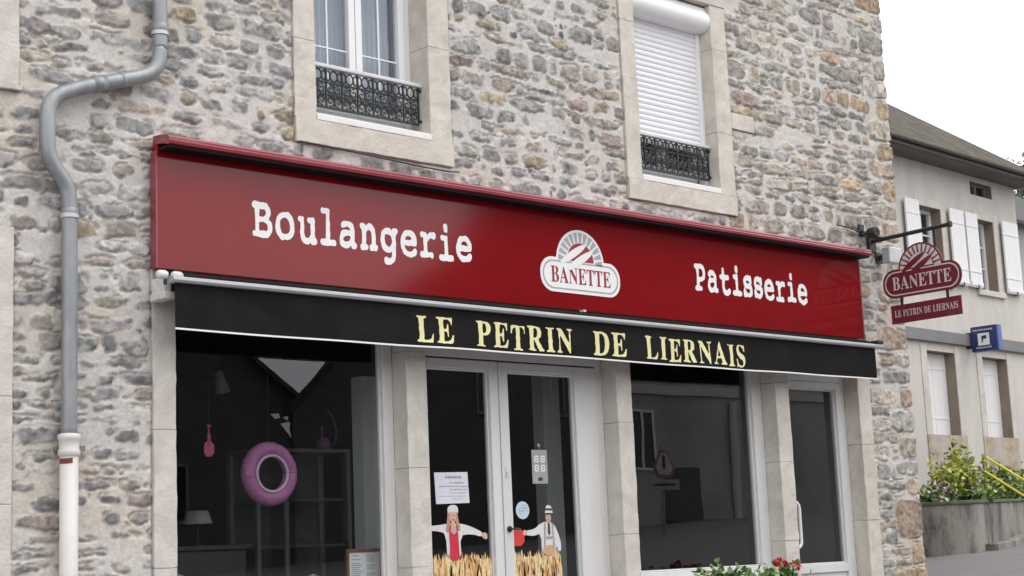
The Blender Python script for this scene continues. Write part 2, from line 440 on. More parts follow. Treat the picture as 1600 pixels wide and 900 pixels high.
GLYPHS = {
 'm': {
  'B': '76,0 61,2 51,9 44,20 42,35 43,45 45,53 48,59 53,63 60,66 71,68 85,69 103,69 120,69 120,509 104,509 88,509 75,511 65,512 58,515 52,519 48,525 46,534 45,544 47,559 54,570 64,577 79,579 307,579 357,576 400,569 436,556 466,538 489,515 506,488 516,457 519,422 515,386 502,355 482,328 453,307 498,284 531,253 551,214 557,167 556,145 551,123 544,103 534,83 521,65 506,49 488,34 467,22 442,12 411,6 373,1 330,0|197,329 299,329 331,330 359,334 383,341 402,351 416,363 427,378 433,397 435,419 428,458 406,486 369,503 318,509 197,509|197,69 305,69 349,71 385,75 414,83 436,93 452,107 463,124 470,145 472,169 470,197 462,219 450,236 432,249 409,258 382,264 348,268 310,269 197,269',
  'P': '78,0 63,2 53,9 46,20 44,35 46,50 53,61 64,67 79,69 142,69 142,509 108,509 91,509 77,511 66,512 58,515 52,519 47,525 45,534 44,544 46,559 52,570 63,577 78,579 304,579 410,568 485,534 531,477 546,398 531,319 486,263 410,229 304,218 219,218 219,69 321,69 341,67 355,61 363,50 366,35 365,25 363,17 360,11 355,7 349,4 340,2 330,0 317,0|219,282 309,282 376,289 425,310 453,346 463,396 453,445 424,481 376,502 309,509 219,509',
  'a': '229,-12 194,-9 163,-2 135,11 111,29 92,50 78,75 70,103 67,134 71,170 82,202 100,230 126,254 159,272 197,285 242,293 293,296 321,295 350,292 379,288 409,281 409,284 402,332 382,367 347,387 299,394 279,393 258,389 236,383 213,374 202,369 192,365 183,362 175,359 167,356 161,354 156,353 152,353 146,354 140,356 134,359 129,364 125,369 122,376 120,383 119,391 122,405 132,419 149,431 172,442 200,451 231,458 265,462 301,463 345,460 383,453 414,439 440,421 459,397 473,367 481,332 484,290 484,69 509,69 524,69 536,68 546,66 554,63 560,59 564,53 566,45 567,35 565,20 557,9 545,2 528,0 451,0 438,2 429,8 421,18 417,32 412,62 369,30 325,7 278,-7|241,63 262,64 282,67 302,71 322,78 340,86 357,95 371,105 385,117 395,128 403,140 407,151 409,163 409,216 383,223 357,229 331,232 306,233 269,231 237,227 210,218 187,207 168,193 155,177 148,159 145,139 147,124 152,110 160,97 172,85 186,75 202,68 221,64',
  'e': '296,-12 260,-10 227,-5 195,5 167,18 140,34 117,53 98,75 81,101 68,128 59,159 53,192 51,227 53,261 59,293 69,322 83,350 101,375 121,397 145,417 173,433 202,446 235,456 269,461 306,463 340,461 372,456 402,447 430,435 455,419 477,401 497,380 514,358 528,333 537,306 543,278 545,249 544,234 540,222 535,214 527,209 516,206 505,205 491,203 476,203 136,203 141,170 151,140 165,115 184,95 208,78 235,66 267,59 303,57 321,58 339,60 357,63 375,68 393,74 411,81 430,90 450,99 468,107 484,113 498,117 509,118 516,117 522,116 528,113 533,109 537,104 541,99 542,93 543,86 542,77 537,68 530,59 520,51 508,42 493,34 477,26 460,19 440,12 421,6 400,1 379,-4 358,-7 337,-10 316,-11|138,267 456,267 450,295 440,320 426,342 408,361 386,376 361,387 335,394 306,396 275,394 247,388 221,377 197,363 176,344 160,322 147,296',
  'g': '276,-195 229,-192 196,-184 176,-170 169,-150 170,-143 172,-136 176,-129 182,-124 188,-118 195,-115 203,-113 211,-112 216,-112 222,-112 227,-113 233,-113 238,-114 243,-114 248,-115 253,-116 263,-117 274,-118 283,-119 293,-119 326,-117 354,-110 377,-100 395,-86 409,-66 418,-41 424,-9 426,28 426,87 395,58 360,37 321,24 277,20 247,22 219,27 193,36 168,48 145,63 125,81 108,102 93,126 81,151 73,178 68,207 66,237 68,267 73,295 82,321 95,347 110,370 128,390 148,408 172,424 197,436 223,445 251,450 281,452 317,449 354,438 389,421 425,396 425,431 427,440 432,446 441,450 453,451 527,451 544,449 556,442 564,432 566,417 565,408 563,400 559,394 553,390 545,386 535,384 523,382 508,382 499,382 499,15 498,-13 497,-37 494,-59 490,-78 485,-94 478,-108 470,-121 461,-132 450,-142 438,-151 424,-160 408,-169 381,-180 350,-189 315,-193|287,95 318,97 345,105 370,117 392,135 409,156 422,180 429,207 432,237 430,267 422,294 410,318 392,339 370,356 346,369 318,376 287,379 258,377 231,369 206,357 184,340 166,319 153,295 145,267 142,237 145,207 152,181 165,156 183,135 204,118 229,105 256,98',
  'i': '306,544 292,545 280,546 271,549 265,553 261,559 257,567 256,578 255,592 255,608 256,623 257,634 259,644 261,652 265,658 269,663 274,667 280,669 288,671 296,672 306,672 321,671 333,669 342,665 348,659 351,651 354,639 355,624 356,606 356,588 354,573 352,562 349,555 343,550 334,547 322,545|121,0 104,2 92,9 84,20 82,35 85,50 92,61 105,67 123,69 272,69 272,382 177,382 159,384 146,391 139,402 136,417 138,432 146,443 158,449 175,451 318,451 330,450 339,446 344,440 346,431 346,69 503,69 519,67 531,61 538,50 540,35 539,26 538,18 535,12 532,8 526,4 519,2 511,0 500,0',
  'l': '131,0 114,2 102,9 94,20 92,35 95,50 102,61 115,67 133,69 268,69 268,569 185,569 164,569 147,571 135,573 127,577 121,582 117,589 115,596 114,604 116,619 124,630 136,637 153,639 314,639 326,638 335,634 340,628 342,619 342,69 494,69 510,67 522,61 529,50 531,35 530,26 529,18 526,12 523,8 517,4 510,2 502,0 491,0',
  'n': '93,0 75,2 62,9 55,20 52,35 53,45 55,52 60,58 66,62 73,65 83,67 95,69 109,69 119,69 119,382 97,382 77,384 63,391 55,402 52,417 53,427 56,435 60,441 66,445 75,448 87,449 102,451 121,451 165,451 177,450 186,446 191,440 193,431 193,398 228,426 264,447 300,459 336,463 369,460 400,452 427,438 451,419 470,394 484,364 492,329 495,289 495,69 517,69 537,67 552,61 560,50 563,35 562,25 560,18 556,11 550,7 543,4 534,2 523,0 511,0 403,0 390,0 379,2 371,3 365,6 360,10 357,16 355,25 354,35 355,44 357,52 360,58 366,62 372,65 381,67 391,69 403,69 419,69 419,271 413,322 394,359 363,381 319,388 303,387 287,384 272,379 257,373 243,364 231,354 220,343 210,331 202,318 197,303 193,288 192,272 192,69 213,69 225,69 235,67 243,65 250,62 254,58 257,52 259,45 260,35 259,24 257,16 254,9 250,6 243,3 234,1 222,0 208,0',
  'o': '301,-12 265,-10 230,-4 198,5 168,18 141,34 116,54 95,76 78,102 63,129 53,159 47,191 45,225 47,259 53,291 63,321 78,349 95,374 116,396 140,416 168,433 197,446 230,455 264,461 301,463 338,461 372,455 404,446 434,433 461,416 485,396 506,374 524,349 538,321 548,291 554,259 556,225 554,191 548,159 538,129 524,102 506,76 485,54 461,34 434,18 404,5 372,-5 338,-10|301,56 326,57 349,61 370,68 391,78 409,89 425,103 439,119 451,137 460,157 467,178 471,201 472,225 471,249 467,271 460,293 451,312 439,331 425,347 409,361 391,374 370,383 349,390 326,395 301,396 277,395 254,390 232,383 213,374 194,361 178,347 164,331 152,312 142,293 136,271 131,249 130,225 131,201 136,179 142,158 152,138 164,120 178,104 195,90 213,78 233,68 255,61 277,57',
  'r': '93,0 76,2 63,9 56,20 53,35 56,50 63,61 76,67 94,69 180,69 180,382 122,382 102,384 88,391 79,402 76,417 78,432 86,443 98,449 115,451 226,451 238,450 246,446 251,440 253,431 253,348 300,398 350,434 402,456 458,463 480,462 499,459 515,453 530,445 541,435 549,425 553,413 555,400 554,391 552,383 547,375 542,368 535,362 527,357 520,355 512,354 506,355 497,358 487,362 475,369 463,376 451,380 439,383 427,384 388,377 346,356 301,320 253,271 253,69 415,69 431,67 443,61 450,50 452,35 451,26 450,18 447,12 444,8 438,4 431,2 423,0 412,0',
  's': '123,-12 107,-9 96,0 89,14 87,35 87,122 89,139 96,152 107,159 122,162 133,160 142,154 150,144 156,131 164,116 175,102 191,88 211,76 233,66 259,58 286,54 316,52 342,53 364,57 384,64 401,73 414,85 423,98 429,112 431,128 429,145 424,160 416,171 404,179 389,185 370,189 347,191 321,192 293,192 246,194 205,201 170,211 141,227 118,246 102,269 92,296 89,327 92,356 101,383 116,406 138,427 164,443 197,455 234,462 277,464 305,463 333,460 360,454 386,446 388,446 390,445 392,445 394,444 395,443 397,443 399,442 401,442 404,442 406,443 409,444 411,445 417,449 423,452 428,455 432,457 436,459 441,460 446,461 451,461 465,458 476,449 482,433 484,412 484,355 482,334 476,318 465,309 451,306 442,308 433,314 422,324 409,338 379,366 346,386 308,398 266,402 243,401 223,397 205,390 191,381 179,369 171,357 166,344 164,330 166,316 171,304 180,294 192,286 200,283 209,280 219,278 231,276 244,275 259,273 275,272 292,272 327,271 358,268 387,264 414,259 437,251 457,241 474,229 488,215 499,199 506,180 511,158 512,134 509,104 500,76 484,52 463,30 435,12 402,-1 364,-8 321,-11 287,-10 251,-6 213,1 173,11 157,1 143,-6 132,-11',
  't': '338,-9 286,-4 243,9 209,32 183,64 175,82 170,107 166,139 165,177 165,355 83,355 66,357 54,364 46,374 44,389 45,400 48,408 53,415 60,419 69,421 81,423 95,424 111,424 165,424 165,550 167,568 175,581 186,588 203,591 215,590 224,587 231,582 236,576 238,566 240,555 242,540 242,523 242,424 434,424 454,422 469,415 477,404 480,389 477,374 470,364 457,357 439,355 241,355 241,192 242,167 243,145 246,127 251,111 256,98 263,87 271,79 280,73 291,68 303,65 317,63 333,62 357,64 383,69 410,77 438,88 465,99 487,108 504,112 516,114 523,113 529,111 535,108 540,104 544,98 548,92 549,86 550,79 549,71 544,62 537,54 528,46 516,38 502,31 487,24 471,18 453,12 436,6 418,2 400,-2 383,-5 367,-7 352,-9',
  'u': '264,-10 194,1 143,33 113,87 103,162 103,382 81,382 61,384 47,391 39,402 36,417 38,432 46,443 58,449 75,451 149,451 157,451 164,450 169,448 172,445 174,441 176,435 177,428 177,419 177,180 179,152 184,128 192,107 204,91 219,78 238,69 260,64 287,62 304,63 321,66 336,70 352,77 366,85 378,95 389,106 399,119 406,133 412,148 415,163 416,180 416,382 349,382 333,384 322,391 315,402 313,417 315,432 323,443 335,449 352,451 456,451 467,450 475,448 481,445 485,440 487,434 489,426 490,416 490,404 490,69 512,69 532,67 546,61 554,50 557,35 555,20 547,9 535,2 518,0 444,0 432,1 423,5 418,11 416,20 416,53 397,39 379,26 361,16 343,7 325,-1 306,-6 285,-9',
 },
 'b': {
  'A': '-13,0 -13,27 1,28 14,32 25,37 35,45 45,56 54,71 64,89 73,111 307,694 334,693 572,129 583,104 594,83 603,65 612,51 621,41 632,33 645,29 660,27 660,0 341,0 341,27 376,30 402,37 417,50 422,68 421,77 418,88 413,103 406,121 376,197 154,197 117,105 116,101 114,97 113,93 113,88 112,83 111,78 111,75 111,72 116,52 129,38 152,30 184,27 190,27 190,0|169,239 360,239 263,475',
  'B': '24,0 24,26 47,28 67,33 82,39 93,48 101,60 107,76 110,97 111,122 111,549 111,569 109,587 107,602 103,614 98,624 92,633 85,639 76,645 66,648 53,651 39,652 23,653 23,678 328,678 443,668 525,639 574,590 590,522 580,466 549,422 498,389 427,368 513,343 574,307 611,257 623,196 619,152 605,113 583,80 553,52 514,29 468,13 414,3 354,0|271,375 280,375 317,377 348,383 373,392 392,406 406,424 416,448 422,478 424,514 423,546 418,573 411,596 401,614 387,628 370,638 348,644 322,646 307,645 294,643 285,638 280,633 276,624 273,613 272,599 271,582|330,36 360,38 385,45 406,57 422,73 433,94 441,121 446,153 448,191 446,230 439,262 428,288 413,309 392,324 365,335 333,342 294,344 271,344 271,97 272,81 274,68 278,58 284,50 291,44 301,39 314,37',
  'D': '30,0 30,26 52,28 69,32 83,37 94,44 101,54 106,69 109,88 110,111 110,557 109,584 105,606 99,623 91,635 79,643 64,648 45,652 22,653 22,678 330,678 415,673 488,656 551,628 604,590 644,541 674,483 691,416 697,339 675,191 608,85 496,21 340,0|331,36 377,41 416,55 449,78 476,112 496,154 510,207 519,269 522,341 510,474 475,569 415,626 332,645 315,644 301,641 290,637 282,631 277,621 274,609 272,593 271,573 271,107 272,88 274,72 277,59 282,51 290,44 300,40 314,37',
  'E': '21,0 21,25 45,26 66,30 81,36 93,44 101,56 107,72 111,92 112,116 112,549 111,579 107,603 101,621 93,634 81,642 66,648 47,652 24,653 24,678 594,678 594,476 571,476 562,519 549,555 530,583 507,605 477,621 440,632 396,639 345,641 330,641 317,640 306,639 298,638 290,635 285,632 280,627 277,621 275,613 273,603 272,592 272,578 272,366 288,366 319,368 346,375 368,385 386,401 400,421 412,446 422,477 429,514 453,514 453,176 428,176 425,204 420,230 414,251 407,270 397,286 386,299 373,309 359,318 342,323 322,328 300,330 276,331 272,331 272,100 273,83 275,69 280,59 286,52 295,47 307,44 323,42 343,41 378,42 410,45 440,50 467,58 491,67 513,79 534,94 552,112 569,132 585,156 599,183 612,213 640,213 599,0',
  'I': '20,0 20,26 43,29 63,34 79,40 91,48 100,58 107,73 111,90 112,112 112,576 111,597 107,614 102,627 94,637 83,643 67,648 46,651 20,653 20,678 364,678 364,653 340,651 319,648 303,643 292,637 283,627 277,614 273,597 272,576 272,115 272,100 274,87 276,76 279,66 283,58 289,50 297,44 307,39 318,35 332,31 348,28 366,26 366,0',
  'L': '23,0 23,26 47,28 66,32 82,39 93,47 101,59 107,75 110,95 111,120 111,564 110,587 106,606 101,621 93,633 81,641 66,647 47,651 24,653 24,678 372,678 372,653 353,653 337,651 322,649 310,646 300,642 291,636 285,629 280,620 276,609 273,596 272,581 271,564 271,123 271,107 272,92 274,80 276,70 279,62 284,55 290,50 298,47 307,44 318,42 332,41 348,41 383,42 414,45 443,51 469,59 492,69 513,83 533,99 551,119 567,141 582,167 596,197 609,230 636,230 598,0',
  'N': '600,-16 159,521 159,117 160,93 163,73 169,57 177,46 188,38 203,32 223,28 248,26 248,0 27,0 27,26 43,27 58,29 70,31 81,35 89,39 96,45 102,53 106,62 109,72 111,85 113,100 113,117 113,578 90,606 73,626 61,639 54,645 49,647 42,650 35,651 27,653 27,678 233,678 582,251 582,562 582,579 580,594 578,606 575,617 571,625 565,632 558,638 549,643 538,646 525,649 510,651 493,653 493,678 714,678 714,653 690,651 671,647 656,641 645,633 638,621 632,605 629,585 628,561 628,-16',
  'P': '23,0 23,26 47,28 66,32 82,39 93,47 101,59 107,75 110,95 111,120 111,564 110,586 106,605 101,620 93,631 81,640 66,646 47,651 24,653 24,678 318,678 377,677 428,672 468,665 500,655 524,643 546,628 564,611 580,592 593,571 602,547 607,521 609,494 605,454 593,417 574,385 546,358 511,335 468,319 418,309 360,306 271,306 271,120 272,95 275,75 281,59 289,47 300,39 316,32 336,28 360,26 360,0|271,342 300,342 334,344 363,351 387,361 405,376 418,396 427,422 433,453 435,490 433,526 429,558 421,584 410,605 394,621 375,633 351,640 322,642 308,641 297,639 288,636 282,631 277,625 274,616 272,606 271,593',
  'R': '23,0 23,26 47,28 66,32 82,39 93,47 101,59 107,75 110,95 111,120 111,564 110,586 106,605 101,620 93,631 81,640 66,646 47,651 24,653 24,678 323,678 393,675 454,667 505,653 547,634 579,609 603,578 616,541 621,498 612,441 583,395 535,359 469,333 643,75 651,63 659,53 667,45 674,38 681,33 690,29 700,27 712,26 715,26 715,0 504,0 300,316 271,316 271,120 272,95 275,75 281,59 289,47 300,39 316,32 336,28 360,26 360,0|271,348 303,348 339,350 370,357 396,369 417,385 432,405 443,432 450,463 452,500 445,562 423,607 386,633 334,642 316,641 301,639 290,635 282,629 277,621 274,609 272,593 271,574',
  'S': '64,-16 64,235 93,235 107,184 123,140 143,104 166,74 192,51 222,35 256,25 293,22 320,24 344,30 365,40 383,54 397,70 407,89 413,110 415,133 410,164 395,192 370,217 335,238 242,284 201,306 167,329 138,352 115,376 97,402 84,430 77,461 74,494 76,523 80,551 89,576 100,600 114,621 131,639 150,655 172,669 195,680 220,688 247,692 275,694 290,694 307,692 324,690 342,687 360,683 379,679 399,673 420,667 434,664 437,663 440,662 443,662 446,662 458,664 467,670 473,680 477,694 505,694 505,475 480,475 472,502 462,528 451,551 437,573 422,593 406,610 388,626 370,639 350,649 330,656 310,661 289,662 265,660 243,655 224,647 208,635 195,621 185,604 180,586 178,566 180,547 185,530 193,515 204,501 219,488 236,476 257,463 281,451 377,406 406,392 431,377 454,362 473,347 488,331 502,315 513,298 521,280 527,261 531,242 534,220 535,198 533,167 527,138 518,111 505,86 488,63 468,43 444,26 418,12 389,0 357,-8 323,-13 286,-15 273,-15 261,-14 249,-13 236,-12 224,-9 211,-7 199,-3 187,1 175,5 164,9 155,12 147,14 139,16 134,17 129,18 126,18 119,18 112,16 107,14 103,11 100,6 97,0 94,-7 91,-16',
  'T': '137,0 137,26 162,27 183,31 199,37 212,46 220,58 227,75 231,95 232,120 232,645 222,645 185,642 151,634 122,620 97,601 76,576 60,546 49,512 43,473 16,473 16,678 611,678 611,472 586,472 568,548 531,602 475,634 400,645 392,645 392,120 393,94 397,73 403,57 412,45 424,37 440,31 462,27 488,26 488,0',
  'U': '369,-19 305,-15 250,-4 205,16 170,43 143,77 124,120 113,172 109,231 109,564 108,586 104,605 99,620 91,631 79,640 64,646 45,651 22,653 22,678 358,678 358,653 341,651 325,649 312,646 302,643 293,639 285,633 280,626 275,618 273,608 271,595 269,581 269,564 269,208 271,167 277,131 288,101 303,77 322,57 346,44 375,36 409,33 486,46 540,84 573,148 584,237 584,563 583,586 579,604 573,619 565,631 553,639 537,645 515,650 489,653 489,678 706,678 706,653 685,649 668,644 654,636 645,628 638,616 633,602 630,584 629,563 629,270 625,198 613,137 593,87 566,48 529,19 485,-2 431,-15',
 },
}
def hash2(i, j, s):
    return math.sin(i * 12.9898 + j * 78.233 + s * 37.719) * 43758.5453 % 1.0

def glyph_loops(font, ch):
    return [[tuple(float(c) / 1000 for c in p.split(',')) for p in l.split(' ')] for l in GLYPHS[font][ch].split('|')]

def hew(o, step=0.045, amp=0.006):
    """uneven, slightly worn faces and arrises for dressed stone"""
    from mathutils import noise
    bm = bmesh.new()
    bm.from_mesh(o.data)
    for _ in range(7):
        es = [e for e in bm.edges if e.calc_length() > step * 1.5]
        if not es: break
        bmesh.ops.subdivide_edges(bm, edges=es, cuts=1, use_grid_fill=True)
    for v in bm.verts:
        n1 = noise.noise_vector(v.co * 9.0)
        n2 = noise.noise_vector(v.co * 28.0)
        v.co += (n1 * 0.7 + n2 * 0.5) * amp
    bmesh.ops.triangulate(bm, faces=[f for f in bm.faces if len(f.verts) > 4])
    bm.to_mesh(o.data)
    bm.free()
    return o

def boxes(name, mtl, parent, lst, bevel=0.0):
    for q in lst: MB().box(*q).build(name, mtl, parent, bevel=bevel)

# ------------------------------------------------------------------ the stone wall as relief
def vnoise(x, z, s, seed):
    """smooth value noise on arrays"""
    rng = np.random.RandomState(seed)
    T = rng.rand(256, 256)
    fx, fz = x / s, z / s
    ix, iz = np.floor(fx).astype(int), np.floor(fz).astype(int)
    u, v = fx - ix, fz - iz
    u, v = u * u * (3 - 2 * u), v * v * (3 - 2 * v)
    a, b = T[ix % 256, iz % 256], T[(ix + 1) % 256, iz % 256]
    c, d = T[ix % 256, (iz + 1) % 256], T[(ix + 1) % 256, (iz + 1) % 256]
    return (a * (1 - u) + b * u) * (1 - v) + (c * (1 - u) + d * u) * v

def fbm(x, z, s, seed, octv=4, gain=0.55):
    t, amp, tot = 0, 1.0, 0
    for k in range(octv):
        t = t + amp * vnoise(x, z, s / 2 ** k, seed + k)
        tot += amp
        amp *= gain
    return t / tot

def sstep(a, b, x):
    t = np.clip((x - a) / (b - a), 0, 1)
    return t * t * (3 - 2 * t)

def lettering(name, text, font, x0, x1, z0, cap, plane, depth, mtl, parent, bold=0.0, gap=0.10, space=0.45, rough=0.0, jitter=0.0, slope=0.0, step=0.022):
    """painted letters with slightly worn outlines: one mesh; plane(a, b, t) maps text space into the scene"""
    placed, cx = [], 0.0
    for i, ch in enumerate(text):
        if ch == ' ':
            cx += space
            continue
        ls = glyph_loops(font, ch)
        xs = [p[0] for l in ls for p in l]
        w = max(xs) - min(xs)
        placed.append((i, ls, cx - min(xs)))
        cx += w + gap + 2 * bold
    total = cx - gap
    caph = 0.664 if font == 'b' else 0.577
    sx, sz = (x1 - x0) / total, cap / (caph + 2 * bold)
    mb = MB()
    for i, ls, ox in placed:
        px_ = [p[0] for l in ls for p in l]
        pz_ = [p[1] for l in ls for p in l]
        m = bold + rough + 2 * step
        gx = np.arange(min(px_) - m, max(px_) + m + step, step)
        gz_ = np.arange(min(pz_) - m, max(pz_) + m + step, step)
        X, Z = np.meshgrid(gx, gz_)
        d2 = np.full(X.shape, 1e9)
        ins = np.zeros(X.shape, bool)
        for l in ls:
            for (ax, az), (bx, bz) in zip(l, l[1:] + l[:1]):
                ex, ez = bx - ax, bz - az
                t = np.clip(((X - ax) * ex + (Z - az) * ez) / (ex * ex + ez * ez + 1e-12), 0, 1)
                d2 = np.minimum(d2, (X - ax - t * ex) ** 2 + (Z - az - t * ez) ** 2)
                if az != bz:
                    cr = ((az > Z) != (bz > Z)) & (X < (bx - ax) * (Z - az) / (bz - az) + ax)
                    ins ^= cr
        sd_f = np.where(ins, np.sqrt(d2), -np.sqrt(d2)) + bold
        if rough:
            sd_f = sd_f + (fbm(X + 7.3 * i, Z + 3.1 * i + len(text), 0.11, 200 + i, 2) - 0.5) * 2 * rough
        jz = jitter * (hash2(i, 3, 9) - 0.5) * 2
        def to(x, y):
            a = x0 + (x + ox + bold) * sx
            return plane(a, z0 + (y + bold) * sz + jz + slope * (a - x0), depth)
        cache, vs, fs = {}, [], []
        def vert(key, x, y):
            if key not in cache:
                cache[key] = len(vs)
                vs.append(to(x, y))
            return cache[key]
        nr, nc = X.shape
        for r_ in range(nr - 1):
            for c_ in range(nc - 1):
                cs = [(r_, c_), (r_, c_ + 1), (r_ + 1, c_ + 1), (r_ + 1, c_)]
                f = [sd_f[q] for q in cs]
                if max(f) <= 0: continue
                poly = []
                for k in range(4):
                    p, q, fp, fq = cs[k], cs[(k + 1) % 4], f[k], f[(k + 1) % 4]
                    if fp > 0: poly.append(vert(p, X[p], Z[p]))
                    if (fp > 0) != (fq > 0):
                        t = fp / (fp - fq)
                        poly.append(vert((min(p, q), max(p, q)), X[p] + (X[q] - X[p]) * t, Z[p] + (Z[q] - Z[p]) * t))
                if len(poly) > 2: fs.append(poly)
        mb.add(vs, fs)
    return mb.build(name, mtl, parent)

XR = 7.80                                   # the house corner
OPENINGS = [(1.06, 2.09, 3.90, 5.60), (4.23, 5.23, 3.90, 5.62), (-0.10, 6.99, -0.4, 2.62)]

def relief_wall(parent):
    st = 0.009
    xs = np.arange(-3.4, XR + st / 2, st)
    zs = np.arange(-0.4, 7.1, st)
    X, Z = np.meshgrid(xs, zs)               # rows: z
    nz, nx = X.shape
    calm = 0.62 - 0.22 * np.clip((X - 4.6) / 1.2, 0, 1)
    wx = X + calm * (0.035 * (fbm(X, Z, 0.16, 11, 3) - 0.5) + 0.03 * (fbm(X, Z, 0.05, 21, 2) - 0.5))
    wz = Z + calm * (0.035 * (fbm(X, Z, 0.18, 31, 3) - 0.5) + 0.03 * (fbm(X, Z, 0.05, 41, 2) - 0.5)) + 0.06 * (fbm(X, Z, 1.3, 51, 2) - 0.5)
    dist = np.full(X.shape, -1.0)
    prot = np.zeros(X.shape)
    tint = np.zeros(X.shape + (3,))
    rng = np.random.RandomState(5)
    cols = [((0.335, 0.328, 0.322), 0.42), ((0.275, 0.273, 0.272), 0.20), ((0.375, 0.335, 0.29), 0.17), ((0.405, 0.325, 0.225), 0.065),
            ((0.40, 0.325, 0.275), 0.06), ((0.41, 0.395, 0.375), 0.09)]
    pr = np.array([c[1] for c in cols]); pr /= pr.sum()
    def stamp(cx, cz, a, b, rot, p, pt, col, thin=1.0):
        m = 1.35
        i0, i1 = np.searchsorted(xs, [cx - a * m - 0.04, cx + a * m + 0.04])
        j0, j1 = np.searchsorted(zs, [cz - b * m - 0.08, cz + b * m + 0.08])
        if i1 <= i0 or j1 <= j0:
            return
        dx, dz = wx[j0:j1, i0:i1] - cx, wz[j0:j1, i0:i1] - cz
        c, s = math.cos(rot), math.sin(rot)
        u, v = (dx * c + dz * s) / a, (-dx * s + dz * c) / b
        # a crooked, slightly wedge-shaped block
        v = v * (1 + 0.22 * rng.uniform(-1, 1) * u) + 0.12 * rng.uniform(-1, 1) * u * u
        r = (np.abs(u) ** p + np.abs(v) ** p) ** (1 / p)
        d = (1 - r) * min(a, b) * thin
        k = d > dist[j0:j1, i0:i1]
        dist[j0:j1, i0:i1][k] = d[k]
        prot[j0:j1, i0:i1][k] = pt
        tint[j0:j1, i0:i1][k] = col
    def colour():
        c = np.array(cols[rng.choice(len(cols), p=pr)][0])
        return c * rng.uniform(0.78, 1.25) * (1 + rng.uniform(-0.03, 0.03, 3))
    # two stretches of masonry: small flat stones on the left, larger coursed ones towards the corner
    for xa, xb, hs, wm, gr, gzr, skip, pk in ((-3.6, 4.70, ((0.070, 0.095), (0.095, 0.125), (0.125, 0.16)), 0.225, (0.034, 0.062), (0.026, 0.043), 0.05, 0.25),
                                              (4.68, 7.42, ((0.085, 0.105), (0.105, 0.14), (0.14, 0.175)), 0.255, (0.028, 0.044), (0.024, 0.036), 0.02, 0.12)):
        z = -0.45
        while z < 7.15:
            h = rng.uniform(*hs[rng.choice(3, p=[0.42, 0.40, 0.18])])
            x = xa + rng.uniform(0, 0.2)
            while x < xb:
                w = np.clip(rng.lognormal(math.log(wm), 0.38), 0.09, 0.48)
                g, gz = rng.uniform(*gr), rng.uniform(*gzr)
                cz = z + h / 2 + rng.uniform(-0.012, 0.012)
                if rng.rand() > skip:
                    if h > 0.125 and rng.rand() < 0.2:
                        for q in (-1, 1):
                            hh = h / 2
                            stamp(x + w / 2, cz + q * hh / 2, w / 2 - g / 2, max(hh / 2 - gz / 3.0, 0.018), rng.uniform(-0.06, 0.06), rng.uniform(2.2, 3.2), rng.uniform(0.2, 1), colour())
                    else:
                        stamp(x + w / 2, cz, w / 2 - g / 2, h / 2 - gz / 2, rng.uniform(-0.07, 0.07), rng.uniform(2.5, 5.0), rng.uniform(0.2, 1.0), colour())
                if rng.rand() < pk:              # a small packing stone in the joint
                    stamp(x + w, cz + rng.uniform(-0.5, 0.5) * h, rng.uniform(0.015, 0.035), rng.uniform(0.010, 0.022), rng.uniform(-0.5, 0.5), 2.2, rng.uniform(0.1, 0.7), colour() * 0.9)
                x += w
            z += h
    # larger quoins at the corner
    z, k = -0.45, 0
    while z < 7.15:
        h = rng.uniform(0.15, 0.26)
        w = 0.44 if k % 2 else 0.27
        if abs(z + h / 2 - 1.2) < 0.12:
            h, w = 0.40, 0.40
        w *= rng.uniform(0.85, 1.15)
        x0 = XR + 0.03 - w
        i0 = np.searchsorted(xs, x0 - 0.02); j0, j1 = np.searchsorted(zs, [z - 0.02, z + h])
        dist[j0:j1, i0:] = np.minimum(dist[j0:j1, i0:], -0.01)
        c = np.array(cols[rng.choice([0, 2, 3, 5, 4], p=[.42, .22, .14, .12, .10])][0]) * rng.uniform(0.85, 1.15)
        if h == 0.40: c = np.array((0.30, 0.235, 0.185))
        stamp(x0 + w / 2, z + h / 2, w / 2 - 0.012, h / 2 - 0.02, rng.uniform(-0.03, 0.03), 3.6, rng.uniform(0.5, 1.0), c)
        z += h
        k += 1
    right = np.clip((X - 4.6) / 1.2, 0, 1)
    fine = fbm(X, Z, 0.035, 61, 3)
    mid = fbm(X, Z, 0.11, 71, 4)
    big = fbm(X, Z, 0.9, 81, 3)
    # mortar smeared over the stones, more of it on the left
    cover = calm * ((mid - 0.5) * 0.05 + (fbm(X, Z, 0.05, 91, 3) - 0.5) * 0.045) + (0.0004 - 0.004 * right) + 0.012 * (big - 0.5)
    d2 = dist - cover
    mk = sstep(-0.001, 0.010, d2)
    hgt = sstep(-0.002, 0.014, d2) * (0.004 + (0.009 + 0.004 * right) * prot)
    rough = mk * ((fbm(X, Z, 0.045, 101, 4, 0.66) - 0.5) * 0.022 + (np.abs(fbm(X, Z, 0.09, 111, 2) - 0.5)) * -0.02)
    mort = (1 - mk) * ((fine - 0.5) * 0.007 + (mid - 0.5) * 0.012)
    crev = sstep(0.010, 0.0, np.abs(d2 + 0.001)) * sstep(0.44, 0.62, fbm(X, Z, 0.13, 121, 3)) * -0.020
    H = hgt + rough + mort + crev
    for x0, x1, z0, z1 in ((0.90, 2.27, 3.78, 7), (4.07, 5.41, 3.78, 7), (5.39, 5.72, 4.55, 4.71), (-0.16, 0.05, -1, 2.85), (6.9, 7.11, -1, 2.85), (-3, -1.03, -1, 3.0), (-3, -1.01, 3.8, 7)):
        ins = sstep(x0 - 0.004, x0 + 0.004, X) * sstep(x1 + 0.004, x1 - 0.004, X) * sstep(z0 - 0.004, z0 + 0.004, Z) * sstep(z1 + 0.004, z1 - 0.004, Z)
        H = H * (1 - ins) - 0.012 * ins             # bedded back behind the dressed stones
    pal = np.array((0.545, 0.515, 0.480))
